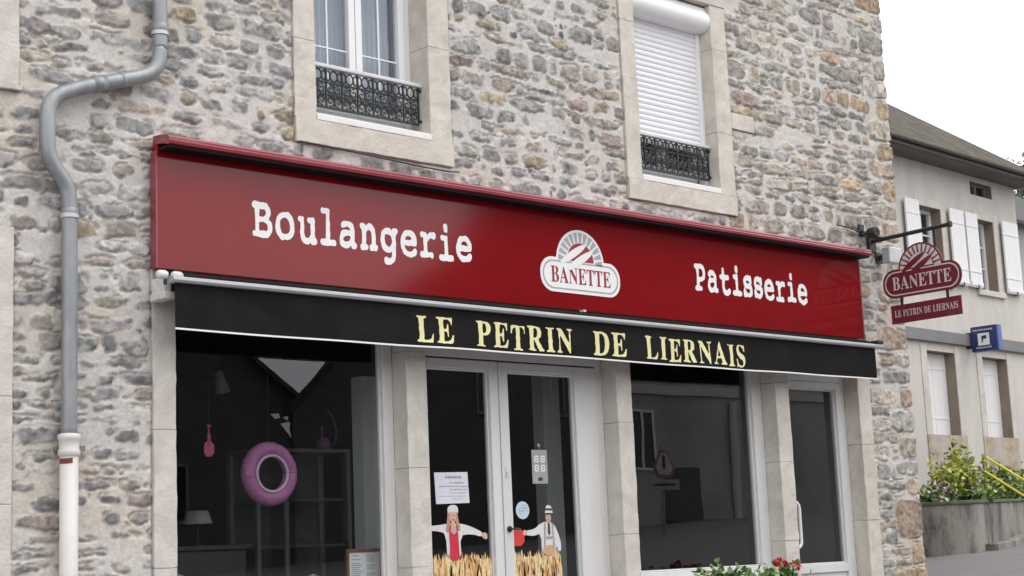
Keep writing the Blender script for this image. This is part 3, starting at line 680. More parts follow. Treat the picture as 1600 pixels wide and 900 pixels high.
    mc = pal[None, None, :] * (1 + 0.16 * (mid[..., None] - 0.5) + 0.16 * (big[..., None] - 0.5) + 0.22 * (fine[..., None] - 0.5))
    warm = sstep(0.52, 0.72, fbm(X, Z, 0.5, 131, 3))[..., None]
    mc = mc * (1 - warm * np.array((0.02, 0.07, 0.14)))
    vein = fbm(X, Z, 0.06, 141, 4, 0.65)[..., None]
    sc = tint * (0.90 + 0.12 * right[..., None]) * (1 + right[..., None] * np.array((0.05, 0.0, -0.07))) * (1 + 1.5 * (vein - 0.5)) * (1 - 0.30 * sstep(0.60, 0.74, fbm(X, Z, 0.03, 151, 2))[..., None])
    ochre = sstep(0.60, 0.72, fbm(X, Z, 0.10, 161, 3))[..., None] * 0.35
    sc = sc * (1 - ochre) + ochre * np.array((0.40, 0.33, 0.245))
    C = sc * mk[..., None] + mc * (1 - mk[..., None])
    lum = C.mean(-1, keepdims=True)
    C = np.clip(lum + (C - lum) * 0.85, 0.03, 0.8)
    Y = -H
    edge = XR - X
    Y = Y + 0.02 * sstep(0.02, 0.0, edge)
    V = np.stack([X, Y, Z], -1).reshape(-1, 3)
    # edge of the wall is broken a little by the quoins
    V[:, 0] += (sstep(0.05, 0.0, edge) * (fbm(X * 0 + 3, Z, 0.22, 171, 3) - 0.5) * 0.05).reshape(-1)
    keep = np.ones((nz - 1, nx - 1), bool)
    cxm, czm = (xs[:-1] + xs[1:]) / 2, (zs[:-1] + zs[1:]) / 2
    for x0, x1, z0, z1 in OPENINGS:
        keep &= ~(((cxm > x0) & (cxm < x1))[None, :] & ((czm > z0) & (czm < z1))[:, None])
    jj, ii = np.nonzero(keep)
    a = jj * nx + ii
    F = np.stack([a, a + 1, a + nx + 1, a + nx], -1)
    used = np.zeros(nz * nx, bool)
    used[F.ravel()] = True
    remap = np.cumsum(used) - 1
    F = remap[F]
    V = V[used]
    C4 = np.concatenate([C, np.ones(C.shape[:2] + (1,))], -1).reshape(-1, 4)[used].astype(np.float32)
    me = bpy.data.meshes.new('stone_wall')
    me.vertices.add(len(V)); me.vertices.foreach_set('co', V.astype(np.float32).ravel())
    me.loops.add(F.size); me.loops.foreach_set('vertex_index', F.ravel().astype(np.int32))
    me.polygons.add(len(F))
    me.polygons.foreach_set('loop_start', (np.arange(len(F)) * 4).astype(np.int32))
    me.update(calc_edges=True)
    ca = me.color_attributes.new('tint', 'FLOAT_COLOR', 'POINT')
    ca.data.foreach_set('color', C4.ravel())
    me.materials.append(M['rubble'])
    me.shade_smooth()
    me.validate()
    o = bpy.data.objects.new('stone_wall', me)
    COL.objects.link(o)
    o.parent = parent
    return o

# ------------------------------------------------------------------ ground
def gz(x):
    px = [(-200, -1.2), (-12, -1.2), (4, -0.06), (12.1, 0.825), (13.9, 0.89), (15.8, 1.02), (30, 1.8), (90, 2.3), (400, 2.8)]
    for (a, za), (b, zb) in zip(px, px[1:]):
        if x <= b:
            return za + (zb - za) * (x - a) / (b - a)
    return px[-1][1]

gm = MB()
gx = [-200, -12, 4, 12.1, 13.9, 15.8, 30, 90, 400]
gy = [-200, -60, -20, -6, 6, 30, 120, 500]
gm.add([(x, y, gz(x)) for x in gx for y in gy],
       [(i * 8 + j, (i + 1) * 8 + j, (i + 1) * 8 + j + 1, i * 8 + j + 1) for i in range(8) for j in range(7)])
tag(gm.build('road', M['asphalt']), 'grey asphalt street rising gently past the bakery', None, kind='structure')
pm = MB()
px = [-12, 4, 8.2]
for a, b in zip(px, px[1:]):
    vs = [(x, y, gz(x) + z) for x in (a, b) for y, z in ((0.25, 0.12), (-1.5, 0.12), (-1.5, -0.1), (0.25, -0.1))]
    pm.add(vs, [(0, 1, 5, 4), (1, 2, 6, 5), (2, 3, 7, 6), (3, 0, 4, 7), (0, 3, 2, 1), (4, 5, 6, 7)])
tag(pm.build('pavement', M['pavement']), 'raised pavement along the shop front', None, kind='structure')

# ------------------------------------------------------------------ the bakery building
B = thing('stone_building', 'rubble stone building with pale mortar holding the bakery shop front', 'building')
relief_wall(B)
boxes('side_wall', M['side_stone'], B, [(XR - 0.35, XR - 0.004, 0.03, 8.4, -0.4, 7.1), (-3.4, -3.15, 0.03, 8.4, -0.4, 7.1), (-3.4, XR - 0.004, 8.4, 8.7, -0.4, 7.1)])  # unseen walls, added to keep the rooms behind the glass dark
rf = MB()
rf.add([(-3.7, -0.35, 7.08), (8.1, -0.35, 7.08), (8.1, 4.3, 10.2), (-3.7, 4.3, 10.2), (-3.7, 8.95, 7.08), (8.1, 8.95, 7.08)],
       [(0, 1, 2, 3), (3, 2, 5, 4), (0, 3, 4), (1, 5, 2), (0, 4, 5, 1)])
rf.build('roof', M['dark_roof'], B)  # out of view, added with the walls to keep the interior dark

def blocks(mb, x0, x1, y0, y1, z0, z1, hs, seed, jog=0.0):
    """a stack of dressed blocks with hairline joints"""
    r = random.Random(seed)
    z = z0
    while z < z1 - 0.02:
        h = r.uniform(*hs)
        if z1 - (z + h) < 0.2: h = z1 - z
        j = r.uniform(0, jog)
        mb.box(x0 - j * (seed % 2 == 0), x1 + j * (seed % 2 == 1), y0 + r.uniform(-0.003, 0.003), y1, z + 0.0008, z + h - 0.0012)
        z += h
    return mb

# dressed pillars of the shop front
for k, (x0, x1, mt) in enumerate([(-0.150, 0.003, 'limestone'), (1.771, 1.943, 'limestone'), (3.816, 3.980, 'limestone'), (5.744, 5.926, 'limestone'), (6.925, 7.10, 'limestone_ochre')]):
    m = blocks(MB(), x0, x1, -0.016, 0.30, -0.35, 2.70, (0.55, 0.95), 10 + k * 2 + (1 if k == 4 else 0), 0.03 if k == 4 else 0.0)
    hew(m.build('pillar', M[mt], B, bevel=0.003))
MB().box(-0.16, 7.06, -0.014, 0.34, 2.702, 2.84).build('lintel', M['limestone'], B, bevel=0.006)
boxes('stall_riser', M['limestone'], B, [(0.005, 1.769, -0.010, 0.3, -0.4, 0.68), (3.982, 5.742, -0.010, 0.3, -0.4, 0.76)])

# dressed stones of the house next along, at the left
m = blocks(MB(), -1.40, -1.035, -0.022, 0.2, -0.4, 3.0, (0.5, 0.9), 3)
hew(m.build('jamb_stone', M['limestone'], B, bevel=0.004))
m = blocks(MB(), -1.45, -1.015, -0.022, 0.2, 3.83, 6.4, (0.5, 0.9), 6)
m.box(-1.45, -1.00, -0.035, 0.2, 3.80, 3.828)
hew(m.build('jamb_stone', M['limestone'], B, bevel=0.004))

# ---- rooms behind the glass
m = MB()
def room(mb, x0, x1, y0, y1, z0, z1, t=0.06):
    mb.box(x0 - t, x0, y0, y1 + t, z0 - t, z1 + t).box(x1, x1 + t, y0, y1 + t, z0 - t, z1 + t)
    mb.box(x0, x1, y1, y1 + t, z0 - t, z1 + t).box(x0, x1, y0, y1, z0 - t, z0).box(x0, x1, y0, y1, z1, z1 + t)
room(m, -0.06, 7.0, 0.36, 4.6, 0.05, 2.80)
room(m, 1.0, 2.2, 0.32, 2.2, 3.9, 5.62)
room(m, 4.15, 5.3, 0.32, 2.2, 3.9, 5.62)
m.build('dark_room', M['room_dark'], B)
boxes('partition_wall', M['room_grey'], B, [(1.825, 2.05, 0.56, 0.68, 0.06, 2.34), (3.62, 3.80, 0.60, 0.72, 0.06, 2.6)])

# ---- upper windows
def iron_railing(mb, x0, x1, y, z0, z1, seed):
    """cast iron window guard: uprights, rings and paired scrolls"""
    n = 7
    w = (x1 - x0) / n
    h = z1 - z0
    mb.box(x0, x1, y - 0.008, y + 0.008, z0, z0 + 0.014).box(x0, x1, y - 0.007, y + 0.007, z1 - 0.10, z1 - 0.089)
    for i in range(n + 1):
        x = x0 + i * w
        mb.box(x - 0.0055, x + 0.0055, y - 0.007, y + 0.004, z0 + 0.014, z1)
    def loop(cx, cz, rx, rz, r=0.006, a0=0, a1=360, k=12):
        mb.tube([(cx + rx * math.cos(R(a0 + (a1 - a0) * q / k)), y, cz + rz * math.sin(R(a0 + (a1 - a0) * q / k))) for q in range(k + 1)], r, 5)
    def spiral(cx, cz, s, flip, up):
        pts = []
        for q in range(19):
            t = q / 18
            a = R(80 + 470 * t)
            rr = s * (1.0 - 0.78 * t)
            pts.append((cx + flip * rr * math.cos(a), y, cz + up * rr * math.sin(a)))
        mb.tube(pts, 0.0048, 5)
    for i in range(n):
        cx = x0 + (i + 0.5) * w
        loop(cx, z1 - 0.045, w * 0.22, 0.038)
        for fl in (-1, 1):
            loop(cx + fl * w * 0.36, z1 - 0.045, w * 0.12, 0.034)
            spiral(cx + fl * w * 0.24, z0 + h * 0.50, w * 0.24, fl, 1)
            spiral(cx + fl * w * 0.24, z0 + h * 0.19, w * 0.25, fl, -1)
            loop(cx + fl * w * 0.42, z0 + h * 0.34, w * 0.10, 0.03, 0.006)
        loop(cx, z0 + h * 0.345, w * 0.14, h * 0.11, 0.0065)
        mb.box(cx - 0.004, cx + 0.004, y - 0.004, y + 0.004, z0 + 0.012, z1 - 0.09)
        for q in (-1, 1):                    # cast leaves that thicken the pattern
            mb.lathe([(0, -0.010), (0.024, 0), (0, 0.010)], (cx + q * w * 0.25, y, z0 + h * 0.345), 'y', 6)
    return mb

def upper_window(x0, x1, s0, s1, ztop, shutter):
    f = MB()
    ya, yb = 0.20, 0.265
    z0 = 4.045
    L, Rr = x0 - 0.01, x1 + 0.006
    f.box(L, L + 0.07, ya, yb, z0, ztop).box(Rr - 0.075, Rr, ya, yb, z0, ztop).box(L + 0.07, Rr - 0.075, ya, yb, z0, z0 + 0.07).box(L + 0.07, Rr - 0.075, ya, yb, ztop - 0.07, ztop)
    win = f.build('window', M['white_pvc'], B, bevel=0.006)
    # casement leaves, 12 mm proud of the fixed frame
    c = (L + Rr) / 2
    for a, b in ((L + 0.055, c - 0.003), (c + 0.003, Rr - 0.06)):
        lf = MB()
        lf.box(a, a + 0.055, ya - 0.016, yb - 0.02, z0 + 0.055, ztop - 0.05).box(b - 0.055, b, ya - 0.016, yb - 0.02, z0 + 0.055, ztop - 0.05)
        lf.box(a + 0.055, b - 0.055, ya - 0.014, yb - 0.02, z0 + 0.055, z0 + 0.125).box(a + 0.055, b - 0.055, ya - 0.014, yb - 0.02, ztop - 0.12, ztop - 0.05)
        lf.build('casement', M['white_pvc'], win, bevel=0.005)
    for a, b in ((L + 0.11, c - 0.058), (c + 0.058, Rr - 0.115)):
        x = (a + b) / 2 + (-0.004 if a < c - 0.2 else 0)
        gb = MB()
        gb.box(x - 0.006, x + 0.006, ya + 0.008, ya + 0.014, z0 + 0.125, ztop - 0.12)
        for z in (4.565, 5.05):
            gb.box(a, b, ya + 0.0085, ya + 0.0135, z - 0.005, z + 0.005)
        MB().box(a - 0.004, b + 0.004, ya + 0.020, ya + 0.026, z0 + 0.12, ztop - 0.115).build('pane', M['glass_up'], win)
        gb.build('glazing_bar', M['white_pvc'], win)
    # dressed surround: jambs, sill stone, head
    s = MB()
    blocks(s, s0, x0, -0.013, 0.30, 3.957, ztop + 0.02, (0.45, 0.85), 2 if shutter else 4)
    blocks(s, x1, s1, -0.013, 0.30, 3.957, ztop + 0.02, (0.45, 0.85), 8 if shutter else 5)
    s.box(s0, s1, -0.024, 0.30, 3.79, 3.955)
    s.box(s0, s1, -0.020, 0.30, ztop + 0.022, ztop + 0.3)
    if shutter:
        s.box(s1 + 0.001, s1 + 0.30, -0.016, 0.1, 4.56, 4.70)
    hew(s.build('stone_surround', M['limestone_ochre'], win, bevel=0.003))
    sl = MB()
    sl.prism([(0.20, 4.070), (-0.002, 4.012), (-0.022, 4.002), (-0.024, 3.958), (0.20, 3.958)], lambda a, b, t: (t, a, b), x0 + 0.001, x1 - 0.001)
    sl.build('sill', M['painted_stone'], win, bevel=0.004)
    rl = iron_railing(MB(), x0 + 0.02, x1 - 0.03, 0.085, 4.085, 4.362, 1)
    for z in (4.11, 4.335):
        rl.box(x1 - 0.03, x1 - 0.001, 0.078, 0.092, z, z + 0.016).box(x0 + 0.001, x0 + 0.02, 0.078, 0.092, z, z + 0.016)
    rl.build('railing', M['iron'], win)
    MB().box(x0 + 0.002, x1 - 0.002, 0.062, 0.108, 4.364, 4.392).build('handrail', M['grey_rail'], win, bevel=0.006)  # pale grey paints in the sky-lit top of the metal
    if shutter:
        sh = MB()
        zz = 4.345
        prof = []
        while zz < 5.38:                     # each slat a shallow arc
            prof += [(0.150, zz), (0.141, zz + 0.008), (0.138, zz + 0.022), (0.141, zz + 0.036), (0.150, zz + 0.043)]
            zz += 0.046
        n = len(prof)
        vs = [(x0 + 0.03, a, b) for a, b in prof] + [(x1 - 0.03, a, b) for a, b in prof]
        sh.add(vs, [(i, i + 1, n + i + 1, n + i) for i in range(n - 1)])
        sh.box(x0 + 0.03, x1 - 0.03, 0.134, 0.155, 4.330, 4.347)
        sh.build('roller_shutter', M['white_shutter'], win)
        boxes('shutter_rail', M['white_pvc'], win, [(x0 + 0.001, x0 + 0.045, 0.115, 0.185, 4.06, 5.384), (x1 - 0.045, x1 - 0.001, 0.115, 0.185, 4.06, 5.384)], 0.004)
        bx = MB()
        pr = [(0.19, 5.385), (0.07, 5.385)] + arc(0.085, 5.482, 0.098, 260, 130, 12) + [(0.04, 5.60), (0.19, 5.60)]
        bx.prism(pr, lambda a, b, t: (t, a, b), x0 + 0.002, x1 - 0.002)
        bx.build('shutter_box', M['white_shutter'], win)
    else:
        # sheer curtain in soft folds behind the panes
        cu = MB()
        nx_ = 150
        row = []
        for i in range(nx_ + 1):
            x = x0 + 0.03 + (x1 - x0 - 0.06) * i / nx_
            if c - 0.035 < x < c - 0.01: continue
            row.append((x, 0.335 + 0.016 * math.sin(i * 0.62 + 1.5 * math.sin(i * 0.11)) + 0.006 * math.sin(i * 1.7)))
        n = len(row)
        cu.add([(x, y, 4.05) for x, y in row] + [(x, y, 5.6) for x, y in row], [(i, i + 1, n + i + 1, n + i) for i in range(n - 1)])
        cu.build('curtain', M['curtain'], win, smooth=True)
    return win

upper_window(1.079, 2.065, 0.908, 2.262, 5.56, False)
upper_window(4.246, 5.210, 4.080, 5.405, 5.60, True)

# ---- shop windows and doors
YF, YB = 0.135, 0.215
def frame_rect(mb, x0, x1, z0, z1, l, r, b, t, ya, yb):
    mb.box(x0, x0 + l, ya, yb, z0, z1).box(x1 - r, x1, ya, yb, z0, z1)
    if b: mb.box(x0 + l, x1 - r, ya, yb, z0, z0 + b)
    if t: mb.box(x0 + l, x1 - r, ya, yb, z1 - t, z1)
    return mb

def shop_window(x0, x1, z0, rw):
    f = frame_rect(MB(), x0 + 0.002, x1 - 0.002, z0, 2.70, 0.06, rw, 0.075, 0.05, YF, YB)
    f.box(x0 + 0.002, x1 - 0.002, 0.0, YF - 0.002, z0 - 0.035, z0 + 0.002)
    # inner bead
    frame_rect(f, x0 + 0.062, x1 - rw - 0.002, z0 + 0.075, 2.65, 0.012, 0.014, 0.014, 0.014, YF + 0.025, YB - 0.02)
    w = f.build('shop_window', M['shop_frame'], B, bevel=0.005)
    MB().box(x0 + 0.068, x1 - rw - 0.008, 0.176, 0.188, z0 + 0.08, 2.645).build('pane', M['glass'], w)
    return w
shop_window(0.003, 1.771, 0.72, 0.085)
shop_window(3.980, 5.744, 0.80, 0.125)

def door_leaf(x0, x1, z0, z1, gl, gr, gb, gt, ya, panel=False):
    d = MB()
    frame_rect(d, x0, x1, z0, z1, gl - x0, x1 - gr, gb - z0 if not panel else 0.12, z1 - gt, ya, YB - 0.005)
    if panel:
        d.box(gl, gr, ya, YB - 0.005, gb - 0.075, gb)
        d.box(gl, gr, ya + 0.022, YB - 0.02, z0 + 0.12, gb - 0.075)
        frame_rect(d, gl + 0.05, gr - 0.05, z0 + 0.17, gb - 0.12, 0.014, 0.014, 0.014, 0.014, ya + 0.010, ya + 0.03)
    frame_rect(d, gl, gr, gb, gt, 0.012, 0.012, 0.012, 0.012, ya + 0.022, ya + 0.05)
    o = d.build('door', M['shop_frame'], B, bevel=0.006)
    MB().box(gl + 0.006, gr - 0.006, 0.174, 0.186, gb + 0.006, gt - 0.006).build('pane', M['glass'], o)
    return o

df = MB()
frame_rect(df, 1.945, 3.814, 0.02, 2.70, 0.065, 0.07, 0, 0.25, YF + 0.004, YB + 0.01)
df.box(3.757, 3.765, YF - 0.004, YF + 0.012, 0.02, 2.44)
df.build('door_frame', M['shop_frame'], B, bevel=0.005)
dl = door_leaf(2.012, 2.742, 0.03, 2.438, 2.075, 2.655, 0.60, 2.370, YF)
dr = door_leaf(2.746, 3.742, 0.03, 2.438, 2.835, 3.515, 0.60, 2.370, YF)
hd = MB()
hd.lathe([(0, 0), (0.022, 0), (0.022, 0.008), (0, 0.008)], (2.790, YF - 0.010, 1.235), 'y', 12)
hd.tube([(2.790, YF - 0.01, 1.235), (2.790, YF - 0.045, 1.235), (2.80, YF - 0.05, 1.235), (2.85, YF - 0.05, 1.232)], 0.007, 8)
hd.build('handle', M['dark_metal'], dr)
lk = MB()
lk.box(2.776, 2.800, YF - 0.006, YF, 1.60, 1.68)
lk.lathe([(0, -0.008), (0.008, -0.008), (0.008, 0)], (2.788, YF - 0.006, 1.64), 'y', 10)
lk.build('lock', M['white_metal'], dr)
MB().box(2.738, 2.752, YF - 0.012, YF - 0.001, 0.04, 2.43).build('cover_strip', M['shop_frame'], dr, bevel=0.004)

sf = MB()
frame_rect(sf, 5.928, 6.923, 0.02, 2.70, 0.04, 0.045, 0, 0.25, YF + 0.004, YB + 0.01)
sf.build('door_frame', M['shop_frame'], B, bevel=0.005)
sd_ = door_leaf(5.972, 6.876, 0.03, 2.448, 6.052, 6.800, 0.862, 2.385, YF, panel=True)
bh = MB()
bh.tube([(6.020, YF, 1.395), (6.020, YF - 0.05, 1.395)] + [(6.020 + 0.055 * math.sin(R(a)), YF - 0.062, 1.345 + 0.05 * math.cos(R(a))) for a in (0, 30, 60, 90)] +
        [(6.075, YF - 0.062, 1.06)] + [(6.020 + 0.055 * math.cos(R(a)), YF - 0.062, 1.06 - 0.05 * math.sin(R(a))) for a in (30, 60, 90)] + [(6.020, YF - 0.05, 1.01), (6.020, YF, 1.01)], 0.0135, 10)
bh.build('handle', M['white_pvc'], sd_, smooth=True)

# ------------------------------------------------------------------ rainwater pipe
D = thing('drainpipe', 'zinc rainwater pipe with a bend, white cast foot, left of the red sign', 'drainpipe', (-0.722, -0.075, gz(-0.7) + 0.12))
def rel(pts, o=D): return [(x - o.location.x, y - o.location.y, z - o.location.z) for x, y, z in pts]
def smooth_path(P, k=6):
    P = [Vector(p) for p in P]
    out = []
    for i in range(len(P) - 1):
        a, b, c, d = P[max(i - 1, 0)], P[i], P[i + 1], P[min(i + 2, len(P) - 1)]
        for q in range(k):
            t = q / k
            out.append(0.5 * ((2 * b) + (c - a) * t + (2 * a - 5 * b + 4 * c - d) * t * t + (3 * b - a - 3 * c + d) * t ** 3))
    out.append(P[-1])
    return out
yp = -0.075
path = [(-0.723, yp, 1.80), (-0.723, yp, 2.4), (-0.725, yp, 3.0), (-0.727, yp, 3.16), (-0.745, yp, 3.265), (-0.815, yp, 3.36), (-0.858, yp, 3.45), (-0.866, yp, 3.60),
        (-0.862, yp, 3.70), (-0.825, yp, 3.775), (-0.74, yp, 3.83), (-0.556, yp, 3.905), (-0.33, yp, 3.98), (-0.225, yp, 4.022), (-0.155, yp, 4.085), (-0.130, yp, 4.19), (-0.129, yp, 4.5), (-0.129, yp, 7.0)]
m = MB().tube(rel(smooth_path(path)), 0.046, 16)
m.build('zinc_pipe', M['zinc'], D, smooth=True)
for c in ((-0.724, yp, 3.10), (-0.129, yp, 4.33)):
    j = MB().lathe([(0.047, -0.03), (0.0505, -0.028), (0.0505, 0.024), (0.047, 0.03)], rel([c])[0], 'z', 16)
    j.build('joint_collar', M['zinc'], D, smooth=True)
for c in ((-0.724, yp, 3.085), (-0.129, yp, 4.30)):
    k = MB().lathe([(0.049, -0.012), (0.0525, -0.012), (0.0525, 0.012), (0.049, 0.012)], rel([c])[0], 'z', 16)
    a, b, z = rel([c])[0]
    k.box(a - 0.008, a + 0.008, 0.04, 0.075, z - 0.008, z + 0.008)
    k.build('pipe_bracket', M['aluminium'], D)
for a, b in (((-0.58, yp, 3.895), (-0.50, yp, 3.925)), ((-0.40, yp, 3.957), (-0.385, yp, 3.963))):
    MB().tube(rel([a, b]), 0.049, 16).build('joint_collar', M['zinc'], D, smooth=True)
w = MB().tube(rel([(-0.722, yp, gz(-0.7) + 0.12), (-0.722, yp, 1.74)]), 0.052, 18)
w.build('cast_pipe', M['cast_white'], D, smooth=True)
w = MB().lathe([(0.052, 1.70), (0.062, 1.71), (0.062, 1.735), (0.056, 1.745), (0.057, 1.79), (0.064, 1.80), (0.064, 1.825), (0.048, 1.832)], (0, 0, -D.location.z), 'z', 18)
w.build('pipe_socket', M['cast_white'], D, smooth=True)
rb = MB()
rp = [(0.0528 * math.cos(R(a)), 0.0528 * math.sin(R(a))) for a in range(170, 275, 12)]
rb.add([(a, b, z - D.location.z + 0.004 * math.sin(40 * a)) for z in (1.664, 1.694) for a, b in rp], [(i, i + 1, len(rp) + i + 1, len(rp) + i) for i in range(len(rp) - 1)])
rb.build('rust_patch', M['rust'], D)
k = MB()
k.box(0.045, 0.10, 0.0, 0.02, 1.735 - D.location.z, 1.765 - D.location.z).box(-0.06, 0.06, 0.045, 0.075, 1.74 - D.location.z, 1.76 - D.location.z)
k.build('pipe_bracket', M['band_grey'], D)
# thin cable along the sill stone of the lace-railed window
tag(MB().tube([(0.93, -0.03, 3.785), (1.25, -0.034, 3.778), (1.6, -0.034, 3.764), (1.9, -0.034, 3.752), (2.2, -0.032, 3.748), (2.30, -0.028, 3.760)], 0.006, 6).build('cable', M['dark_metal']),
    'thin dark cable sagging under the sill of the curtained upper window', 'cable')

# ------------------------------------------------------------------ red fascia sign
F = thing('fascia_sign', 'long glossy red shop sign reading Boulangerie and Patisserie in white', 'shop sign', (3.4, 0, 2.83))
o = F.location
def at_f(mb, x0, x1, y0, y1, z0, z1): return mb.box(x0 - o.x, x1 - o.x, y0, y1, z0 - o.z, z1 - o.z)
at_f(MB(), -0.160, 6.985, -0.080, -0.028, 2.83, 3.60).build('panel', M['sign_red'], F, bevel=0.004)
at_f(MB(), -0.174, -0.1605, -0.092, -0.028, 2.83, 3.552).build('edge_trim', M['trim_red'], F, bevel=0.003)
at_f(MB(), 6.9855, 7.0, -0.088, -0.028, 2.83, 3.552).build('edge_trim', M['trim_red'], F, bevel=0.003)
c = MB()
pr = [(-0.028, 3.605), (-0.16, 3.585), (-0.205, 3.570), (-0.222, 3.575), (-0.226, 3.592), (-0.218, 3.602), (-0.219, 3.612), (-0.210, 3.625), (-0.19, 3.633), (-0.10, 3.650), (-0.028, 3.655)]
c.prism([(a, b - o.z) for a, b in pr], lambda a, b, t: (t, a, b), -0.155 - o.x, 7.01 - o.x)
c.build('cornice', M['trim_red'], F)
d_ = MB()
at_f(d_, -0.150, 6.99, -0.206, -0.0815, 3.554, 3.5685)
d_.build('soffit', M['soffit_shade'], F)
PF = lambda a, b, t: (a - o.x, -0.0805 - t, b - o.z)
lettering('lettering', 'Boulangerie', 'm', 0.515, 2.345, 3.092, 0.228, PF, 0.0015, M['letter_white'], F, bold=0.024, gap=0.095, rough=0.022, jitter=0.006)
lettering('lettering', 'Patisserie', 'm', 4.725, 6.195, 3.086, 0.224, PF, 0.0015, M['letter_white'], F, bold=0.026, gap=0.095, rough=0.022, jitter=0.006)

def stadium(x0, x1, z0, z1, r):
    p = []
    for cx, cz, a in ((x1 - r, z1 - r, 0), (x0 + r, z1 - r, 90), (x0 + r, z0 + r, 180), (x1 - r, z0 + r, 270)):
        p += arc(cx, cz, r, a, a + 90, 8)
    return p

def emblem(parent, P, cx, z0, w, h, dome_r, dome_z, dome_top, bg, line, ray, sun, loaf, txt, word_h, deep=0.004, flat=1.0):
    """oven-sun over a name plate; P(a, b, t) with t growing towards the viewer"""
    x0, x1 = cx - w / 2, cx + w / 2
    def ring(outer, inner, t):
        n = len(outer)
        vs = [P(a, b, t) for a, b in outer] + [P(a, b, t) for a, b in inner]
        return vs, [(i, (i + 1) % n, n + (i + 1) % n, n + i) for i in range(n)]
    plate = MB()
    plate.prism(stadium(x0, x1, z0, z0 + h, h * 0.46), P, 0, deep)
    dome = [(cx + dome_r, dome_z)] + [(cx + dome_r * math.cos(R(a)), dome_z + (dome_top - dome_z) * math.sin(R(a))) for a in range(0, 181, 9)][1:-1] + [(cx - dome_r, dome_z)]
    plate.prism([(a, b) for a, b in dome] , P, 0, deep - 0.0008)
    pl = plate.build('emblem', bg, parent)
    r_ = MB()
    q = 0.022 * w / 0.84
    r_.add(*ring(stadium(x0 + q, x1 - q, z0 + q, z0 + h - q, h * 0.40), stadium(x0 + q * 1.55, x1 - q * 1.55, z0 + q * 1.55, z0 + h - q * 1.55, h * 0.38), deep + 0.001))
    r_.build('emblem_outline', line, pl)
    k = MB()
    H = dome_top - dome_z
    for a in range(4, 181, 14):
        ca, sa = math.cos(R(a)), math.sin(R(a))
        for r0, r1, wd in ((0.62, 0.92, 0.017),):
            ta, tb = -sa, ca
            vs = []
            for rr, ww in ((r0, wd * 0.55), (r1, wd * 1.25)):
                bx, bz = cx + dome_r * rr * ca, dome_z + H * rr * sa
                vs += [(bx + ta * ww * dome_r / 0.25, bz + tb * ww * dome_r / 0.25 ), (bx - ta * ww * dome_r / 0.25, bz - tb * ww * dome_r / 0.25)]
            if vs[0][1] < dome_z + 0.01: continue
            k.add([P(a_, b_, deep + 0.001) for a_, b_ in (vs[0], vs[1], vs[3], vs[2])], [(0, 1, 2, 3)])
    k.build('emblem_ray', ray, pl)
    s_ = MB()
    s_.add([P(a, b, deep + 0.0014) for a, b in [(cx + dome_r * 0.56 * math.cos(R(t)), dome_z + 0.012 + H * 0.56 * math.sin(R(t))) for t in range(0, 181, 12)]], [tuple(range(16))])
    s_.build('emblem_sun', sun, pl)
    l_ = MB()
    for dx, dz, ln in ((-0.30, -0.04, 1.0), (-0.02, -0.22, 1.02)):
        pts = []
        L_ = dome_r * ln
        for t in range(0, 361, 20):
            u, v = math.cos(R(t)) * L_ * 0.62, math.sin(R(t)) * L_ * 0.115
            c_, s__ = math.cos(R(30)), math.sin(R(30))
            pts.append((cx + dx * dome_r + u * c_ - v * s__, dome_z + H * 0.30 + dz * dome_r + u * s__ + v * c_))
        l_.add([P(a, b, deep + 0.002 + 0.0004 * (dx > -0.1)) for a, b in pts[:-1]], [tuple(range(18))])
    lo = l_.build('emblem_loaf', loaf, pl)
    lettering('emblem_name', 'BANETTE', 'b', cx - w * 0.375, cx + w * 0.375, z0 + h * 0.28, word_h, lambda a, b, t: P(a, b, deep + 0.0012 + t), 0.0006, txt, pl, bold=0.0, gap=0.05)
    return pl
emblem(F, PF, 3.425, 2.955, 0.84, 0.262, 0.252, 3.19, 3.446, M['letter_white'], M['emblem_grey'], M['emblem_grey'], M['emblem_red'], M['letter_white'], M['emblem_red'], 0.118)

# ------------------------------------------------------------------ folded awning
A = thing('awning', 'folded black awning with cream lettering under the red sign', 'awning', (3.4, 0, 2.43))
o2 = A.location
def at_a(mb, x0, x1, y0, y1, z0, z1, mi=0): return mb.box(x0 - o2.x, x1 - o2.x, y0, y1, z0 - o2.z, z1 - o2.z, mi)
def VY(x, k): return -0.259 + 0.006 * k * math.sin(x * 2.3 + 0.7 * math.sin(x * 0.9)) + 0.0035 * k * math.sin(x * 7.1 + 3 * k) + 0.010 * math.exp(-((x - 0.25 - 0.5 * k) / 0.10) ** 2) * k * (1 - k) * 4 - 0.005 * k
va = MB()
nx_ = 120
rows = [(2.722 - 0.274 * q / 10, q / 10) for q in range(11)]
for z, k in rows:
    for i in range(nx_ + 1):
        x = -0.148 + 7.030 * i / nx_
        va.v.append((x - o2.x, VY(x, k), z - o2.z - 0.003 * k * math.sin(x * 1.7) - 0.0015 * k * math.sin(x * 5.3)))
for j_ in range(len(rows) - 1):
    for i in range(nx_):
        a = j_ * (nx_ + 1) + i
        va.f.append((a, a + 1, a + nx_ + 2, a + nx_ + 1)); va.mi.append(0)
vo = va.build('valance', M['awning_black'], A, smooth=True)
hm = MB()
for i in range(nx_):
    xa, xb = -0.149 + 7.032 * i / nx_, -0.149 + 7.032 * (i + 1) / nx_
    f_ = lambda x: VY(x, 1.0)
    zd = lambda x: -0.003 * math.sin(x * 1.7) - 0.0015 * math.sin(x * 5.3)
    hm.add([(xa - o2.x, f_(xa) - 0.003, 2.437 - o2.z + zd(xa)), (xb - o2.x, f_(xb) - 0.003, 2.437 - o2.z + zd(xb)), (xb - o2.x, f_(xb) - 0.003, 2.448 - o2.z + zd(xb)), (xa - o2.x, f_(xa) - 0.003, 2.448 - o2.z + zd(xa))], [(0, 1, 2, 3)])
